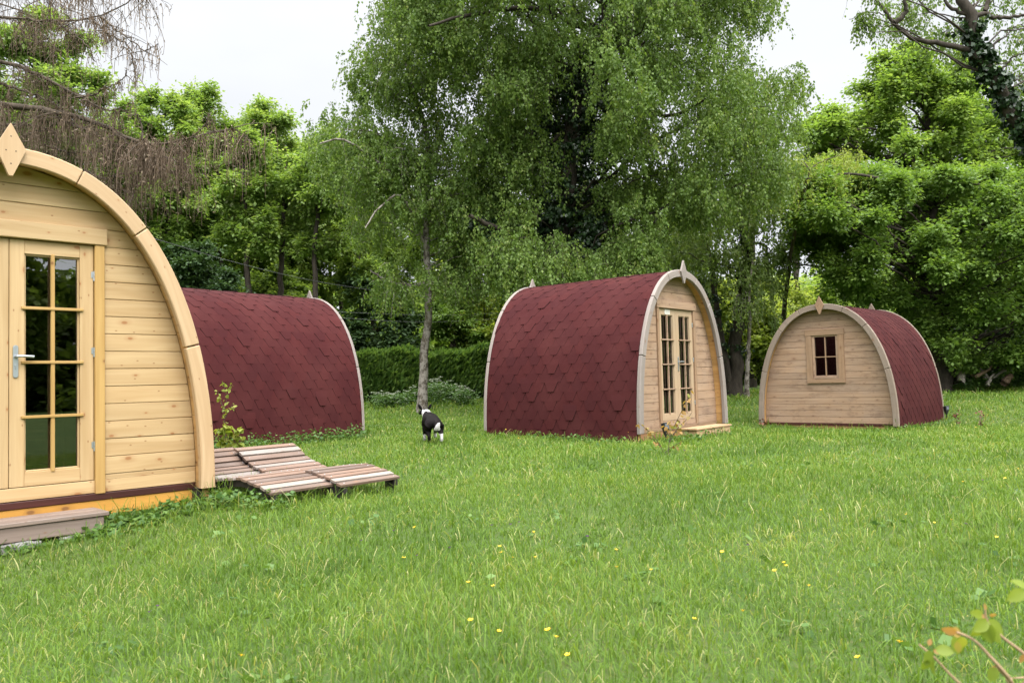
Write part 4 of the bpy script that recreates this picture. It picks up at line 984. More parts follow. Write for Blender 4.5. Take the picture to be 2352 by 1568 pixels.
def leafy(name, stems, leaf_pts, label, cat, leafm, barkm, L, wl=.7, spread=.0, droop=.5, srad=(.005, .002), group=None, axis_bias=None):
    """sapling: stem polylines plus explicit leaf positions (or counts along each stem)"""
    b = np.array(stems[0][0]); root = thing(name, tuple(b), label, cat, group); parts = []; lp = []
    for s in stems:
        e = smooth_path(s, 14); r = np.linspace(srad[0], srad[1], 14); parts.append(tubes_arrays(e[None], r[None], 5))
        if isinstance(leaf_pts, (int, float)):
            n = max(2, int(leaf_pts*np.linalg.norm(np.diff(e, axis=0), axis=1).sum())); i = rng.integers(4, 14, n); lp.append(e[i]+rng.normal(0, .012, (n, 3)))
    if not isinstance(leaf_pts, (int, float)): lp = [np.array(leaf_pts)]
    lp = np.concatenate(lp); n = len(lp); V, q = merge(parts); np_mesh('stem', V-b, q, barkm, root, smooth=True)
    A = unit(rng.normal(0, 1, (n, 3))*[1, 1, .5]+np.array([0, 0, -droop])); N2 = unit(rng.normal(0, .6, (n, 3))+np.array([0, 0, .8])); N2 = unit(N2-A*(N2*A).sum(1, keepdims=True)); sz = L*rng.uniform(.6, 1.3, n)
    # each leaf: folded blade of 4 quads
    S = np.cross(A, N2); W = (sz*wl)[:, None]; Lh = sz[:, None]; V = np.empty((n, 9, 3))
    prof = [(0, 0), (.3, .42), (.62, .40), (.88, .16), (1, 0)]
    mid = lambda t: lp+A*Lh*t-N2*Lh*.22*t*t
    V[:, 0] = mid(0); V[:, 1] = mid(.3)+S*W*.46+N2*W*.10; V[:, 2] = mid(.65)+S*W*.40+N2*W*.08; V[:, 3] = mid(1.0); V[:, 4] = mid(.65)-S*W*.40+N2*W*.08; V[:, 5] = mid(.3)-S*W*.46+N2*W*.10; V[:, 6] = mid(.33); V[:, 7] = mid(.66); V[:, 8] = mid(.9)
    fq = np.array([[0, 1, 6, 5], [1, 2, 7, 6], [5, 6, 7, 4], [2, 8, 4, 7], [2, 3, 4, 8]])[:4]
    ft = np.array([[2, 3, 8], [8, 3, 4]]); o9 = (np.arange(n)*9)[:, None, None]
    np_mesh('leaves', (V-b).reshape(-1, 3), (fq[None]+o9).reshape(-1, 4), leafm, root, {'v': np.repeat(rng.uniform(0, 1, n), 9)}, tris=(ft[None]+o9).reshape(-1, 3))
    return root
dS = 9.6
leafy('birch_sapling', [[gpt(515, 1022, 9.9)]+px([(518, 990), (514, 950), (521, 915), (512, 880)], 9.9), px([(517, 960), (530, 935), (537, 925)], 9.9), px([(516, 945), (505, 915), (502, 900)], 9.9), px([(520, 920), (527, 895), (530, 882)], 9.9)], 42, 'thin sapling with small yellow green leaves in front of the half hidden red roofed pod', 'sapling', LM['sapling'], BK['brown'], .045, droop=.7)
leafy('bramble_bush', [[gpt(508+i*9, 1024, 9.7), at(506+i*11, 1004, 9.7), at(500+i*13, 988-(i % 3)*5, 9.65)] for i in range(5)], 60, 'yellow tinged leafy weeds at the foot of the thin sapling', 'weeds', LM['sapling'], BK['brown'], .07, droop=.1, wl=.9)
d2 = 9.6
stems = [[gpt(1532, 1076, d2)]+px([(1527, 1050), (1515, 1020), (1490, 990), (1465, 970)], d2), [gpt(1532, 1076, d2)]+px([(1535, 1040), (1540, 1000), (1560, 955), (1580, 915), (1588, 896)], d2), px([(1538, 1015), (1555, 985), (1580, 960), (1590, 945)], d2), px([(1524, 1042), (1545, 1025), (1570, 1012)], d2), px([(1540, 1005), (1530, 985), (1542, 965)], d2), px([(1540, 1000), (1558, 990), (1580, 992)], d2), px([(1518, 1025), (1500, 1010), (1490, 1005)], d2)]
leafy('bronze_sapling', stems, 26, 'spindly sapling with bronze tan leaves in front of the step of the middle pod', 'sapling', LM['tan'], BK['brown'], .055, droop=.6, srad=(.005, .002))
z8 = lambda x, y, d=1.32: at((3500+x/2.953)/1.7415, (2200+y/2.953)/1.7415, d)
hz0 = np.array([.98, 1.28, 0.0]); hz1 = z8(1640, 1700, 1.36)
hs = [[hz0, hz1, z8(1760, 1500, 1.36)], [hz0, z8(1300, 1900), z8(970, 1560), z8(770, 1330), z8(640, 1210), z8(520, 1110)], [hz1, z8(1600, 1530), z8(1330, 1220), z8(1170, 1060), z8(980, 970), z8(820, 920)], [hz1, z8(1900, 1400), z8(1760, 1220), z8(1500, 1020), z8(1330, 850), z8(1300, 690)], [z8(1600, 1530), z8(1480, 1420), z8(1420, 1370)]]
def hazel():
    root = thing('hazel_sapling', tuple(hz0), 'blurred hazel twigs with yellow green leaves close up in the bottom right corner', 'sapling')
    parts = []
    for i, s in enumerate(hs):
        e = smooth_path(s, 18); parts.append(tubes_arrays(e[None], np.linspace(.005 if i == 0 else .0036, .0016, 18)[None], 6))
    V, q = merge(parts); np_mesh('stem', V-hz0, q, plain('hazel_bark', (.30, .20, .12), .8), root, smooth=True)
    # leaves: position, tip direction in view (right, up), size
    spec = [(640, 1180, -.3, -1, .045, 0), (690, 1260, -.4, -1, .05, .2), (720, 1180, 1, .1, .05, .3), (620, 1290, -.1, -1, .042, .05), (760, 1230, .8, -.3, .035, .6), (640, 1120, .3, 1, .02, 1), (690, 1180, .3, -.1, .02, 1),
            (1000, 970, -1, .3, .045, .95), (980, 1000, -.2, -1, .055, .5), (1040, 1020, -.1, -1, .045, .8), (960, 960, -1, .1, .04, 1), (980, 1080, -.1, -1, .03, .9),
            (1320, 830, -1, -.5, .055, .4), (1330, 830, .9, -.8, .062, .3), (1300, 850, .15, -1, .06, .1), (1260, 760, -1, .3, .04, .5), (1310, 790, -.6, -.1, .026, 1), (1350, 760, .6, 0, .02, 1), (1300, 700, .1, .8, .018, 1), (1380, 900, .5, -1, .055, .35), (1290, 880, -.8, -.9, .05, .6),
            (1420, 1380, -.5, -1, .045, .15), (1420, 1370, -.4, -.3, .02, 1), (1760, 480, -1, -.5, .055, .5), (1800, 450, -.9, .6, .05, .4), (1780, 1250, -.2, -.3, .03, 1)]
    n = len(spec); lp = np.array([z8(a, b_, 1.32+rng.uniform(-.03, .03)) for a, b_, *_ in spec])
    A = unit(np.array([_r2*s[2]+_u2*s[3]+_fw*rng.normal(0, .35) for s in spec])); N2 = unit(np.array([-_fw*.7+np.array([0, 0, .5])+rng.normal(0, .4, 3) for s in spec])); N2 = unit(N2-A*(N2*A).sum(1, keepdims=True)); S = np.cross(A, N2)
    K = 7; V = np.empty((n, K, 3, 3)); sz = np.array([s[4]*.54 for s in spec])[:, None]
    for k in range(K):
        t = k/(K-1); w = .80*math.sin(math.pi*min(1, t*.93+.05))**.75*(1-.35*t)+.02*(k % 2); c = lp+A*sz*t-N2*sz*.25*t*t
        V[:, k, 0] = c-S*sz*w*.5+N2*sz*.08; V[:, k, 1] = c; V[:, k, 2] = c+S*sz*w*.5+N2*sz*.08
    idx = np.arange(n*K*3).reshape(n, K, 3); q = np.concatenate([np.stack([idx[:, :-1, j], idx[:, :-1, j+1], idx[:, 1:, j+1], idx[:, 1:, j]], -1).reshape(-1, 4) for j in (0, 1)])
    np_mesh('leaves', V.reshape(-1, 3)-hz0, q, LM['hazel'], root, {'v': np.repeat(np.array([s[5] for s in spec]), K*3)}, smooth=True)
hazel()
# dried dock stalks
for (u, v, d, h, lb) in ((2253, 982, 13.6, .30, 'reddish brown dried dock stalk, the taller one right of the right pod'), (2197, 962, 15.8, .24, 'reddish brown dried dock stalk, the shorter one nearest the right pod'), (1752, 968, 15.0, .18, 'small brown dried dock stalk left of the right pod')):
    b = gpt(u, v, d); b[2] += .12
    leafy('dock_stalk', [[b, b+[.01, 0, h*.5], b+[.0, 0.01, h]], [b+[0, 0, h*.4], b+[.06, 0, h*.55]]], [b+np.array([rng.normal(0, .025), rng.normal(0, .025), rng.uniform(.1, 1)*h]) for _ in range(26)], lb, 'weed', leafmat('dock_'+str(u), [(0, (.07, .025, .014)), (1, (.17, .06, .03))], trans=.1), BK['brown'], .05, droop=.2, group='dried dock stalks')

# cow parsley: white flowering masses
def parsley_mass(places, label):
    """places: (x, y, height, heads, radius)"""
    st = []; pet = []; lv = []
    for (x, y, h, nh, rad) in places:
        b = np.array([x, y, gz(x, y)])
        for _ in range(int(nh*.8)):
            d = rng.normal(0, rad*.5, 2); top = b+np.array([d[0], d[1], h*rng.uniform(.3, 1.1)]); st.append(smooth_path([b+[d[0]*.3, d[1]*.3, 0], (b+top)/2+[d[0]*.15, d[1]*.15, 0], top], 6))
            k = 16; a = rng.uniform(0, 2*np.pi, k); rr = .06*np.sqrt(rng.uniform(0, 1, k)); pet.append(top+np.stack([rr*np.cos(a), rr*np.sin(a), rng.uniform(-.012, .012, k)], 1))
        n = 300; lv.append(b+np.stack([rng.normal(0, rad*.6, n), rng.normal(0, rad*.6, n), h*rng.uniform(.05, .85, n)], 1))
    V1, q1 = tubes_arrays(np.array(st), np.full((len(st), 6), .004), 3)
    def blades(p, s0, s1, wl, up):
        n = len(p); A = unit(rng.normal(0, 1, (n, 3))*[1, 1, .4]); N2 = unit(rng.normal(0, .4, (n, 3))+[0, 0, 1]); N2 = unit(N2-A*(N2*A).sum(1, keepdims=True)); S = np.cross(A, N2); L = rng.uniform(s0, s1, n)[:, None]
        V = np.empty((n, 4, 3)); V[:, 0] = p; V[:, 1] = p+A*L*.45+S*L*wl*.5; V[:, 2] = p+A*L; V[:, 3] = p+A*L*.45-S*L*wl*.5
        return V.reshape(-1, 3), np.arange(n*4).reshape(n, 4)
    V2, q2 = blades(np.concatenate(lv), .06, .14, .5, 1); V3, q3 = blades(np.concatenate(pet), .02, .036, 1.0, 1)
    V, q = merge([(V1, q1), (V2, q2), (V3, q3)]); mi = np.concatenate([np.zeros(len(q1)+len(q2)), np.ones(len(q3))])
    o = np_mesh('cow_parsley', V, q, [LM['weed'], LM['white']], None, {'v': rng.uniform(0, 1, len(V))}, mi=mi); tag(o, label, 'wild flowers', None, 'stuff')
pl = []
for i in range(18):
    u = np.linspace(868, 1075, 18)[i]+rng.uniform(-8, 8); p = gpt(u, 900, rng.uniform(25.5, 28)); pl.append((p[0], p[1], .42+.42*math.exp(-((u-1010)/50)**2), 13, .30))
parsley_mass(pl, 'white flowering cow parsley massed at the foot of the hedge behind the dog')
pl = []
for i in range(14):
    u = np.linspace(2190, 2440, 14)[i]+rng.uniform(-8, 8); p = gpt(u, 880, rng.uniform(26, 29)); pl.append((p[0], p[1], rng.uniform(.45, .75), 12, .32))
parsley_mass(pl, 'white flowering cow parsley around the bleached dead branches at right')

# dead branches at right
M_dead = barkmat('bleached', (.36, .32, .29), (.17, .14, .12))
M_rust = barkmat('rusty_dead', (.24, .16, .11), (.12, .08, .06))
z5 = lambda x, y, d: at((2950+x/2.0524)/1.7415, (1100+y/2.0524)/1.7415, d)
for pths, lb, mt in (
    ([[(2050, 905), (2085, 840), (2105, 805)], [(2075, 850), (2010, 790), (1985, 725)], [(2090, 850), (2180, 790), (2265, 752)], [(2020, 845), (2060, 838), (2085, 838)], [(2175, 790), (2210, 750)]], 'bleached forked dead branch standing up from the grass at right', M_dead),
    ([[(1948, 840), (2000, 810), (2060, 780), (2090, 750)], [(1950, 842), (1900, 800), (1868, 780)]], 'reddish brown dead branch lying behind the bleached forked one', M_rust),
    ([[(1836, 870), (1838, 820), (1840, 775)]], 'short pale broken stump left of the bleached forked branch', M_dead),
    ([[(2190, 890), (2220, 850), (2245, 828)]], 'thick reddish brown dead log end right of the bleached forked branch', M_rust),
    ([[(2240, 720), (2270, 680), (2310, 700)], [(2230, 700), (2250, 716)]], 'thin arching dead twig above the other dead branches', M_rust)):
    d = 26.0; e0 = z5(*pths[0][0], d); root = thing('dead_branch', tuple(e0), lb, 'branch', 'dead branches at the right'); parts = []
    for k, s in enumerate(pths):
        e = smooth_path([z5(a, b_, d+.15*k) for a, b_ in s], 12); e[1:-1] += rng.normal(0, .012, (10, 3)); thick = .13 if 'stump' in lb or 'log' in lb else .075
        if 'twig' in lb: thick = .018
        parts.append(tubes_arrays(e[None], np.linspace(thick if k == 0 else thick*.6, thick*.3 if thick < .1 else thick*.7, 12)[None], 7))
    V, q = merge(parts); np_mesh('limb', V-e0, q, mt, root, smooth=True)

# overhead cables
def cable(pts, r, mat, label):
    e = smooth_path(pts, 40); b = e[0]; root = thing('overhead_cable', tuple(b), label, 'cable'); V, q = tubes_arrays(e[None], np.full((1, 40), r), 6); np_mesh('wire', V-b, q, mat, root, smooth=True)
cable([at(200, 505, 17), at(360, 550, 18), at(530, 600, 20), at(700, 641, 22.5), at(860, 668, 25)], .009, M['cable'], 'dark cable sagging from behind the new pine pod across the wood')
cable([at(640, 705, 25), at(780, 716, 25), at(940, 723, 25), at(1060, 723, 25), at(1180, 716, 25), at(1400, 700, 25)], .0045, M['wire'], 'thin pale wire crossing behind the slender birch trunk, the upper of a pair')
cable([at(640, 722, 25), at(780, 730, 25), at(940, 739, 25), at(1060, 737, 25), at(1180, 729, 25), at(1400, 712, 25)], .0045, M['wire'], 'thin pale wire crossing behind the slender birch trunk, the lower of a pair')

# ------------------------------------------------------------------ dog
def dog():
    loc = (-1.20, 12.2); g = gz(*loc)
    root = thing('dog', (*loc, g+.04), 'black and white sheepdog trotting away across the lawn, ears up and tail tip white', 'dog', None, R(15)); root.scale = (1.14, .94, .92)
    vs = []; es = []; rs = []
    def chain(pts, start=None):
        prev = start
        for (x, y, z, r) in pts:
            vs.append((x, y, z)); rs.append(r); i = len(vs)-1
            if prev is not None: es.append((prev, i))
            prev = i
        return prev
    rump = chain([(0, -.20, .325, (.088, .092))]); belly = chain([(0, -.06, .325, (.10, .10))], rump); mid = chain([(0, .08, .32, (.108, .112))], belly); chest = chain([(0, .20, .325, (.098, .112))], mid)
    neck = chain([(-.025, .29, .40, (.070, .074))], chest); head = chain([(-.045, .36, .465, (.066, .066))], neck); brow = chain([(-.06, .41, .465, (.052, .052))], head); chain([(-.085, .47, .435, (.030, .030)), (-.10, .51, .427, (.020, .02))], brow)
    # tail hangs, then its white brush curls up
    tl = chain([(.005, -.28, .31, (.036, .036)), (.015, -.325, .24, (.04, .04)), (.01, -.36, .195, (.044, .044)), (-.0, -.40, .215, (.042, .042)), (.01, -.42, .265, (.03, .03)), (.03, -.425, .315, (.010, .010))], rump)
    for s, lift in ((1, 1), (-1, 0)):
        if lift: chain([(.072, -.19, .26, (.062, .066)), (.078, -.16, .175, (.042, .046)), (.075, -.27, .125, (.023, .025)), (.072, -.30, .055, (.019, .02)), (.072, -.285, .012, (.02, .022))], rump)
        else: chain([(-.068, -.17, .26, (.06, .066)), (-.072, -.09, .18, (.042, .046)), (-.07, -.18, .10, (.022, .024)), (-.07, -.165, .03, (.02, .02)), (-.07, -.13, .012, (.02, .022))], rump)
    chain([(-.07, .21, .25, (.048, .055)), (-.078, .17, .175, (.028, .032)), (-.08, .20, .10, (.021, .022)), (-.08, .19, .03, (.019, .02)), (-.08, .22, .012, (.021, .02))], chest)
    chain([(.07, .21, .25, (.048, .055)), (.074, .22, .165, (.028, .032)), (.074, .30, .12, (.021, .022)), (.074, .29, .06, (.019, .02)), (.074, .31, .04, (.02, .02))], chest)
    me = bpy.data.meshes.new('tmp'); me.from_pydata(vs, es, []); o = bpy.data.objects.new('tmp', me); link(o)
    o.modifiers.new('s', 'SKIN'); sd = o.modifiers.new('d', 'SUBSURF'); sd.levels = 2; sd.render_levels = 2
    for i, r in enumerate(rs): me.skin_vertices[0].data[i].radius = r
    me.skin_vertices[0].data[0].use_root = True
    dg = bpy.context.evaluated_depsgraph_get(); m2 = bpy.data.meshes.new_from_object(o.evaluated_get(dg)); bpy.data.objects.remove(o); bpy.data.meshes.remove(me)
    col = m2.attributes.new('v', 'FLOAT', 'POINT'); r = np.random.default_rng(3)
    for i, v in enumerate(m2.vertices):
        x, y, z = v.co; w = 0
        if .25 < y < .335 and z > .30 and abs(y-.295-.04*abs(x)) < .034: w = 1          # collar of white fur
        if y > .25 and z < .33: w = 1                                                 # white chest
        if y > .44 and abs(x+.08) < .018: w = 1                                      # blaze
        if z < .105 and y > .1: w = 1                                                 # white front feet
        if x > .02 and y < -.2 and z < .135 and z < .18-.0: w = 1                     # white hind foot
        if y < -.385 and abs(x) < .06 and .19 < z: w = 1                              # tail brush
        v.co += v.normal*float(r.normal(0, .0022)); col.data[i].value = w
    m2.name = 'body'; m2.materials.append(M_fur); m2.polygons.foreach_set('use_smooth', np.ones(len(m2.polygons), bool))
    b = bpy.data.objects.new('body', m2); link(b, root)
    for s in (-1, 1):
        cx, cy, cz = -.047+s*.052, .355, .503; mb = MB()
        tip = Vector((cx+s*.046, cy-.012, cz+.125)); base = [Vector((cx+s*.044, cy+.02, cz-.02)), Vector((cx-s*.050, cy+.016, cz+.004)), Vector((cx-s*.01, cy-.036, cz-.02))]
        mids = [p.lerp(tip, .5)+(p-sum(base, Vector())/3)*.34 for p in base]
        mb.add(base+mids+[tip], [(0, 1, 4, 3), (1, 2, 5, 4), (2, 0, 3, 5), (3, 4, 6), (4, 5, 6), (5, 3, 6), (0, 2, 1)], [(0, 0, 0)]*7)
        e = mb.build('ear', M_black_fur, root, smooth=True); md = e.modifiers.new('s', 'SUBSURF'); md.levels = 1; md.render_levels = 1
    for s in (-1, 1):
        mb = MB(); c = Vector((-.072+s*.027, .452, .472)); mb.tube([c, c+Vector((s*.004, .006, 0))], [.009, .005], 8); mb.build('eye', M['black_plastic'], root)
def furmat():
    t = NT('fur'); a = t.attr('v').outputs['Fac']; oc = t.n('TexCoord').outputs['Object']
    n = t.n('TexNoise', i_Vector=t.n('Mapping', i_Vector=oc, i_Scale=(90, 30, 60)).outputs[0], i_Scale=1.0, i_Detail=4.0).outputs[0]
    n2 = t.n('TexNoise', i_Vector=oc, i_Scale=9.0).outputs[0]
    blk = t.mix(n2, (.0028, .0027, .0033), (.008, .005, .0045)); wht = t.mix(n, (.30, .285, .28), (.55, .53, .52))
    f = t.ramp(t.math('ADD', a, t.math('MULTIPLY', t.math('SUBTRACT', n, .5), .5)), [(.4, 0.0), (.6, 1.0)])
    bp = t.n('Bump', i_Strength=.7, i_Distance=.01, i_Height=n)
    b = t.n('BsdfPrincipled', i_Base_Color=t.mix(f, blk, wht), i_Roughness=.75, i_Normal=bp.outputs[0]); b.inputs['Specular IOR Level'].default_value = .12
    return t.done(b.outputs[0])
M_fur = furmat(); M_black_fur = plain('black_fur', (.003, .0028, .003), .8, 0, .12)
dog()
# ------------------------------------------------------------------ ground and grass
def ground():
    n = 260; t = np.linspace(-1, 1, n); a = np.sign(t)*np.abs(t)**2.6*320
    X, Y = np.meshgrid(a, a+8.0); Z = ground_z(X, Y)-.0
    V = np.stack([X, Y, Z], -1).reshape(-1, 3); i = np.arange(n*n).reshape(n, n)
    q = np.stack([i[:-1, :-1], i[:-1, 1:], i[1:, 1:], i[1:, :-1]], -1).reshape(-1, 4)
    t = NT('soil'); oc = t.n('TexCoord').outputs['Object']
    n1 = t.n('TexNoise', i_Vector=oc, i_Scale=.5, i_Detail=5.0).outputs[0]; n2 = t.n('TexNoise', i_Vector=oc, i_Scale=35.0, i_Detail=5.0, i_Roughness=.7).outputs[0]
    c = t.mix(t.ramp(n1, [(.35, 0.0), (.65, 1.0)]), (.045, .09, .02), (.075, .115, .03)); c = t.mix(t.ramp(n2, [(.45, 0.0), (.75, .7)]), c, (.11, .10, .045))
    bp = t.n('Bump', i_Strength=.8, i_Distance=.03, i_Height=n2)
    b = t.n('BsdfPrincipled', i_Base_Color=c, i_Roughness=.95, i_Normal=bp.outputs[0]); b.inputs['Specular IOR Level'].default_value = .1
    o = np_mesh('ground', V, q, t.done(b.outputs[0]), None, smooth=True); o['kind'] = 'structure'
ground()
def vnoise(x, y, s, seed):
    r = np.random.default_rng(seed); out = 0
    for k in range(6):
        an = r.uniform(0, 2*np.pi); f = r.uniform(.6, 1.8)/s; out = out+np.sin((x*np.cos(an)+y*np.sin(an))*f*2*np.pi+r.uniform(0, 6.28))
    return out/6
def footprint(x, y):
    m = np.zeros(len(x), bool)
    for P in PODS:
        ca, sa = math.cos(P[3]), math.sin(P[3]); dx, dy = x-P[0], y-P[1]; lx = ca*dx+sa*dy; ly = -sa*dx+ca*dy
        m |= (np.abs(lx) < PW/2-.02) & (ly > .13) & (ly < P[4]-.1)
    ca, sa = math.cos(POD1[3]), math.sin(POD1[3]); lx = ca*(x-POD1[0])+sa*(y-POD1[1]); ly = -sa*(x-POD1[0])+ca*(y-POD1[1]); m |= (np.abs(lx+.26) < .84) & (ly > -.20) & (ly < .2)
    ca, sa = math.cos(POD2[3]), math.sin(POD2[3]); lx = ca*(x-POD2[0])+sa*(y-POD2[1]); ly = -sa*(x-POD2[0])+ca*(y-POD2[1]); m |= (np.abs(lx-.2) < .6) & (ly > -.34) & (ly < .2)
    return m
def lounger_keep(x, y, h):
    """under the slats only some blades get through"""
    c, s = math.cos(R(52)), math.sin(R(52)); k = np.ones(len(x))
    for (ox, oy) in ((-1.86, 6.34), (-1.40, 6.72)):
        lx = c*(x-ox)+s*(y-oy); ly = -s*(x-ox)+c*(y-oy); m = (lx > 0) & (lx < .65) & (ly > -.02) & (ly < 1.5); k[m] = np.where(np.abs(ly[m]-.95) < .25, .75, .42)
    return k
LM['grass'] = leafmat('grass_blade', [(0, (.046, .095, .014)), (.25, (.084, .156, .021)), (.55, (.131, .219, .031)), (.80, (.188, .268, .048)), (.92, (.29, .31, .10)), (1, (.44, .40, .2))], trans=.45, rough=.55, spec=.22, tcol=(1.25, 1.2, .5))
def grass():
    bands = [(1.9, 4.6, 5600, .0034, 1.0), (4.6, 8, 3200, .0046, 1.0), (8, 14, 1300, .008, 1.05), (14, 22, 460, .013, 1.1), (22, 34, 200, .023, 1.15)]
    PX = []; PY = []; WD = []; HS = []
    for d0, d1, den, w, hs in bands:
        hw = d1*.62*1.10+1.0; n = int(2*hw*(d1-d0)*den); x = rng.uniform(-hw, hw, n); y = rng.uniform(d0, d1, n)
        m = np.abs(x) < y*.62*1.10+1.0; x = x[m]; y = y[m]
        # tufts: pull blades together a little
        PX.append(x); PY.append(y); WD.append(np.full(len(x), w)); HS.append(np.full(len(x), hs))
    x = np.concatenate(PX); y = np.concatenate(PY); w = np.concatenate(WD); hs = np.concatenate(HS)
    tuft = vnoise(x, y, .35, 1)*.5+vnoise(x, y, .13, 2)*.5
    keep = rng.random(len(x)) < np.clip(.78+.5*tuft, .3, 1)
    keep &= ~footprint(x, y); x, y, w, hs, tuft = x[keep], y[keep], w[keep], hs[keep], tuft[keep]
    n = len(x)
    tall = vnoise(x, y, 3.1, 3); h = rng.gamma(4.5, .0092, n)*hs*(1+.35*tall+.45*tuft)
    h = h*(1+.6*sstep(16, 26, y))
    # rougher, longer grass close to the pods and the loungers
    for P in PODS:
        ca, sa = math.cos(P[3]), math.sin(P[3]); lx = ca*(x-P[0])+sa*(y-P[1]); ly = -sa*(x-P[0])+ca*(y-P[1])
        dd = np.hypot(np.maximum(np.abs(lx)-PW/2, 0), np.maximum(np.maximum(-ly, ly-P[4]), 0)); h = h*(1+.85*np.exp(-(dd/.35)**2)*(rng.random(n) < .6))
    c5, s5 = math.cos(R(52)), math.sin(R(52)); lx = c5*(x+1.63)+s5*(y-6.53); ly = -s5*(x+1.63)+c5*(y-6.53); dd = np.hypot(np.maximum(np.abs(lx-.33)-.68, 0), np.maximum(np.abs(ly-.75)-.75, 0)); h = h*(1+.7*np.exp(-(dd/.16)**2))
    seed = rng.random(n) < .005; h[seed] *= 1.9
    h = np.clip(h, .018, .26)
    kp = rng.random(n) < lounger_keep(x, y, h); x, y, w, h, tuft = x[kp], y[kp], w[kp], h[kp], tuft[kp]; n = len(x)
    z = ground_z(x, y)-.006; az = rng.uniform(0, 2*np.pi, n)+.0; lean = h*np.abs(rng.normal(.6, .42, n)); lean = np.where(rng.random(n) < .16, h*rng.uniform(.9, 1.8, n), lean)
    dirx = np.cos(az); diry = np.sin(az); wa = az+np.pi/2+rng.normal(0, .5, n); wx = np.cos(wa)*w*.5*rng.uniform(.6, 1.4, n); wy = np.sin(wa)*w*.5
    V = np.empty((n, 7, 3)); b = np.stack([x, y, z], 1); W = np.stack([wx, wy, np.zeros(n)], 1)
    def mid(tt, lf): return b+np.stack([dirx*lean*lf, diry*lean*lf, h*tt-0*h], 1)
    fl = np.clip(lean/h, 0, 1.6); top = 1-.22*fl**2
    V[:, 0] = b-W*.8; V[:, 1] = b+W*.8; m1 = mid(.48, .22); V[:, 2] = m1-W; V[:, 3] = m1+W; m2 = mid(.84, .60); V[:, 4] = m2-W*.75; V[:, 5] = m2+W*.75; V[:, 6] = b+np.stack([dirx*lean, diry*lean, h*np.clip(top, .35, 1)], 1)
    o7 = (np.arange(n)*7)[:, None, None]; fq = np.array([[0, 1, 3, 2], [2, 3, 5, 4]]); ft = np.array([[4, 5, 6]])
    patch = vnoise(x, y, 2.6, 5)*.5+vnoise(x, y, 1.1, 6)*.4+vnoise(x, y, .4, 7)*.25
    v = np.clip(.46+.46*patch+rng.normal(0, .17, n), 0, .9); st = rng.random(n) < (.05+.13*np.clip(vnoise(x, y, 1.7, 9)+.12, 0, 1)); v[st] = rng.uniform(.9, 1, st.sum())
    o = np_mesh('lawn_grass', V.reshape(-1, 3), (fq[None]+o7).reshape(-1, 4), LM['grass'], None, {'v': np.repeat(v, 7)}, tris=(ft[None]+o7).reshape(-1, 3))
    tag(o, 'rough uncut lawn grass covering the whole clearing', 'grass', None, 'stuff'); print('GRASS', n)
grass()
def weeds():
    """low broad leaved ground cover along the pod walls"""
    P = []
    def strip(pod_, x0, x1, yl, n, hmax, spread):
        for _ in range(n):
            lx = rng.uniform(x0, x1); p = plocal(pod_, lx, yl+rng.normal(0, spread)); P.append((p[0], p[1], rng.uniform(.3, 1)**1.2*hmax))
    strip(POD1, .62, 1.75, -.02, 220, .10, .10); strip(POD1, .45, .9, -.26, 50, .07, .08); strip(POD1, -1.2, .4, -.30, 60, .06, .05)
    def side(pod_, sx, y0, y1, n, hmax, spread):
        for _ in range(n):
            p = plocal(pod_, sx*(PW/2+.10+abs(rng.normal(0, spread))), rng.uniform(y0, y1)); P.append((p[0], p[1], rng.uniform(.25, 1)*hmax))
    side(PODA, 1, 1.0, 4.6, 260, .24, .18); side(POD2, -1, .1, 2.9, 60, .12, .12); strip(POD2, -1.45, .6, -.40, 70, .13, .12); side(POD3, 1, .0, 2.7, 60, .14, .12)
    for _ in range(120):
        ph = R(52); s = rng.uniform(-.1, .9); q = (-1.90-math.sin(ph)*s+rng.normal(0, .06), 6.33+math.cos(ph)*s+rng.normal(0, .06)); P.append((*q, rng.uniform(.04, .15)))
    for _ in range(90):
        yy = rng.uniform(2.6, 12); P.append((rng.uniform(-.55, .6)*yy, yy, rng.uniform(.02, .06)))
    pos = []; sizes = []
    for (x, y, h) in P:
        k = 7; pos.append(np.stack([x+rng.normal(0, .05, k), y+rng.normal(0, .05, k), gz(x, y)+rng.uniform(.1, 1, k)*h], 1)); sizes.append(rng.uniform(.025, .06, k))
    p = np.concatenate(pos); sz = np.concatenate(sizes); n = len(p); A = unit(rng.normal(0, 1, (n, 3))*[1, 1, .35]); N2 = unit(rng.normal(0, .5, (n, 3))+[0, 0, 1]); N2 = unit(N2-A*(N2*A).sum(1, keepdims=True))
    o = leaves_mesh('weeds', p, A, N2, sz, sz*.85, rng.uniform(0, 1, n), LM['weed'], None); tag(o, 'low broad leaved weeds growing along the pods and through the lawn', 'weeds', None, 'stuff')
weeds()
# flowers one can pick out
def flower_mesh(name, petals, rad, stem_h, mat, stemm):
    mb = MB(); mb.tube([(0, 0, 0), (.004, .002, stem_h*.5), (0, 0, stem_h)], .0012, 4); mb.cur = 1
    for k in range(petals):
        a = 2*math.pi*k/petals; c, s = math.cos(a), math.sin(a); w = rad*.62
        pts = [(0, 0, stem_h), (c*rad*.6-s*w*.6, s*rad*.6+c*w*.6, stem_h+rad*.28), (c*rad-s*w*.25, s*rad+c*w*.25, stem_h+rad*.38), (c*rad+s*w*.25, s*rad-c*w*.25, stem_h+rad*.38), (c*rad*.6+s*w*.6, s*rad*.6-c*w*.6, stem_h+rad*.28)]
        mb.add(pts, [(0, 1, 2, 3, 4)], [(0, 0, 0)]*5)
    mb.cur = 2; mb.tube([(0, 0, stem_h), (0, 0, stem_h+rad*.3)], rad*.22, 6)
    o = mb.build(name, [stemm, mat, mat], None); me = o.data; bpy.data.objects.remove(o); return me
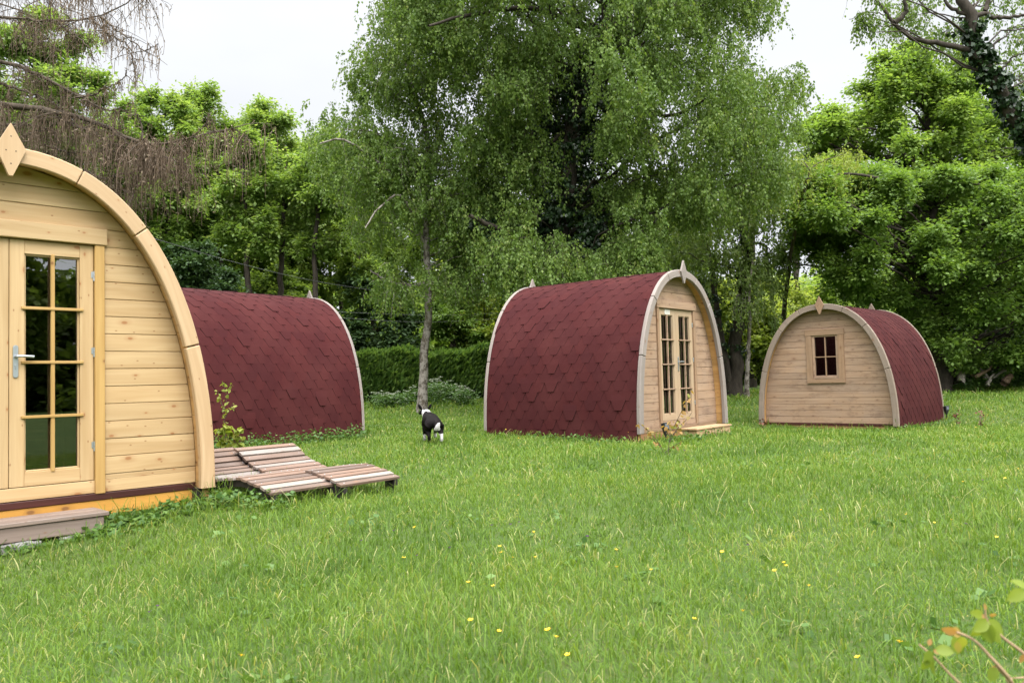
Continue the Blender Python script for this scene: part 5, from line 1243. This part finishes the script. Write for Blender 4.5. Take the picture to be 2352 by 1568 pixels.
M_but = plain('petal_yellow', (.80, .50, .012), .35, 0, .5, .1); M_pur = plain('petal_purple', (.32, .12, .50), .6, 0, .3, .15); M_stem = plain('flower_stem', (.08, .15, .03), .7)
butt = [flower_mesh('buttercup', 5, .0125, h, M_but, M_stem) for h in (.13, .17)]
purp = [flower_mesh('cranesbill', 5, .0095, h, M_pur, M_stem) for h in (.12, .16)]
B = [(127, 1551), (514, 1533), (1160, 1257), (1213, 1222), (1192, 1130), (1666, 1278), (1885, 1160), (2100, 1192), (2140, 1189), (2290, 1240), (2312, 1090), (2330, 1083), (2352, 1130), (2208, 1207), (1860, 1342), (1808, 1318), (1790, 1300), (1815, 1310), (1585, 1422), (1718, 1435), (1318, 1498), (1287, 1474), (1265, 1468), (1092, 1447), (1135, 1444), (1077, 1362), (1147, 1343), (1495, 1333), (1420, 1300), (1400, 1275), (970, 1190), (925, 1290), (1240, 1270), (2050, 1500), (2000, 1497), (2215, 1118), (880, 1042), (1160, 992), (1190, 1004), (1440, 992), (2068, 1053), (2240, 985), (1175, 1272), (1155, 1262)]
for i, (u, v) in enumerate(B):
    p = atz(u, v, .14); o = bpy.data.objects.new('buttercup', butt[i % 2]); link(o); o.location = (p[0], p[1], gz(p[0], p[1])); o.rotation_euler = (rng.normal(0, .15), rng.normal(0, .15), rng.uniform(0, 6)); s = rng.uniform(.5, .85); o.scale = (s, s, 1)
    tag(o, 'small yellow buttercup standing in the lawn grass', 'flower', 'yellow buttercups scattered over the lawn')
Pp = [(355, 1372), (354, 1381), (748, 1165), (832, 1237), (971, 1257), (1042, 1262), (893, 1200), (1210, 1195), (1180, 1185), (990, 1055), (915, 1020), (820, 1000), (1302, 1005), (1545, 1020), (1565, 1030), (2255, 1112), (1350, 1210), (2190, 1210), (1715, 1240), (1130, 1205), (1685, 1012), (1920, 1010)]
for i, (u, v) in enumerate(Pp):
    p = atz(u, v, .13); o = bpy.data.objects.new('cranesbill', purp[i % 2]); link(o); o.location = (p[0], p[1], gz(p[0], p[1])); o.rotation_euler = (rng.normal(0, .2)-.3, rng.normal(0, .2), rng.uniform(-.5, .5)); s = rng.uniform(.8, 1.2); o.scale = (s, s, 1)
    tag(o, 'tiny purple cranesbill flower in the lawn grass', 'flower', 'purple cranesbills scattered over the lawn')

# ------------------------------------------------------------------ daylight
w = bpy.data.worlds.new('World'); sc.world = w; w.use_nodes = True; nt = w.node_tree; nt.nodes.clear()
def wn(t, **k):
    n = nt.nodes.new('ShaderNode'+t)
    for a, b in k.items(): setattr(n, a, b)
    return n
SUN_EL, SUN_AZ = R(52), R(155)      # azimuth clockwise from +Y
sky = wn('TexSky', sky_type='NISHITA'); sky.sun_disc = False; sky.sun_elevation = SUN_EL; sky.sun_rotation = SUN_AZ; sky.air_density = 1.0; sky.dust_density = 3.0
b1 = wn('Background'); b1.inputs[1].default_value = .06; nt.links.new(sky.outputs[0], b1.inputs[0])
tc = wn('TexCoord'); sx = wn('SeparateXYZ'); nt.links.new(tc.outputs['Generated'], sx.inputs[0])
rp = wn('ValToRGB'); nt.links.new(sx.outputs[2], rp.inputs[0]); e = rp.color_ramp.elements
SKY = [(0.0, (.073, .0752, .0785)), (.30, (.0765, .0785, .0815)), (.46, (.080, .0815, .0835)), (.62, (.19, .19, .191)), (.8, (.44, .44, .44)), (1.0, (.56, .56, .56))]
while len(e) < len(SKY): e.new(.5)
for i, (p, c) in enumerate(SKY): e[i].position = p; e[i].color = (*c, 1)
no = wn('TexNoise'); no.inputs['Scale'].default_value = 2.2; no.inputs['Detail'].default_value = 4; mp = wn('Mapping'); mp.inputs['Scale'].default_value = (1, 1, 3.0); nt.links.new(tc.outputs['Generated'], mp.inputs[0]); nt.links.new(mp.outputs[0], no.inputs['Vector'])
nr = wn('MapRange'); nr.inputs[1].default_value = .3; nr.inputs[2].default_value = .7; nr.inputs[3].default_value = .90; nr.inputs[4].default_value = 1.03; nt.links.new(no.outputs[0], nr.inputs[0])
ml = wn('VectorMath', operation='SCALE'); nt.links.new(rp.outputs[0], ml.inputs[0]); nt.links.new(nr.outputs[0], ml.inputs['Scale'])
SKY_GAIN = 10.0
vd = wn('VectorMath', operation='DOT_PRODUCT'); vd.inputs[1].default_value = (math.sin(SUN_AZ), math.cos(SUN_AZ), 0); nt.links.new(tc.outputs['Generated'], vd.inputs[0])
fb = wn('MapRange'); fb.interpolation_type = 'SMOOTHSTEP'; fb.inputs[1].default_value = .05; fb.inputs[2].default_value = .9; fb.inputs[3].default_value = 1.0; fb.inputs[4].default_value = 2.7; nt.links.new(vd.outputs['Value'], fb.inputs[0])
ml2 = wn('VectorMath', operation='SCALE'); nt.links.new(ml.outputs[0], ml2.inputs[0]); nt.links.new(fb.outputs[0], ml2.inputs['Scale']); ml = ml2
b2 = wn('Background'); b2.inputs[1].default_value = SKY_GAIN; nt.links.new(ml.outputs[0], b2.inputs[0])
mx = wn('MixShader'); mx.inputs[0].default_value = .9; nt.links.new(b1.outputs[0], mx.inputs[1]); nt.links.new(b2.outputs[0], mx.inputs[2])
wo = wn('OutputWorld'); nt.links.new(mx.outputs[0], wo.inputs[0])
ld = bpy.data.lights.new('sun', 'SUN'); ld.energy = 1.4; ld.angle = R(35); ld.color = (1, .965, .91); lo = bpy.data.objects.new('sun', ld); link(lo)
sd_ = Vector((math.sin(SUN_AZ)*math.cos(SUN_EL), math.cos(SUN_AZ)*math.cos(SUN_EL), math.sin(SUN_EL))); lo.rotation_euler = sd_.to_track_quat('Z', 'Y').to_euler(); lo.location = (0, 0, 30)

# ------------------------------------------------------------------ camera
cd = bpy.data.cameras.new('camera'); cam = bpy.data.objects.new('camera', cd); link(cam); sc.camera = cam
cd.sensor_width = 36; cd.lens = FOC/2352*36; cd.clip_start = .05; cd.clip_end = 2000
m = Matrix(((_r2[0], _u2[0], -_fw[0], EYE[0]), (_r2[1], _u2[1], -_fw[1], EYE[1]), (_r2[2], _u2[2], -_fw[2], EYE[2]), (0, 0, 0, 1))); cam.matrix_world = m
cd.dof.use_dof = True; cd.dof.focus_distance = 11.0; cd.dof.aperture_fstop = 6.3
sc.view_settings.view_transform = 'Standard'; sc.view_settings.look = 'None'; sc.view_settings.exposure = .5; sc.view_settings.gamma = 1
sc.render.engine = 'CYCLES'; cy = sc.cycles
cy.max_bounces = 8; cy.diffuse_bounces = 4; cy.glossy_bounces = 3; cy.transmission_bounces = 4; cy.transparent_max_bounces = 8; cy.caustics_reflective = False; cy.caustics_refractive = False
cy.use_denoising = True; cy.denoiser = 'OPENIMAGEDENOISE'; cy.denoising_input_passes = 'RGB_ALBEDO_NORMAL'; cy.denoising_prefilter = 'ACCURATE'; cy.sample_clamp_indirect = 8
sc.render.resolution_x = 1024; sc.render.resolution_y = 682
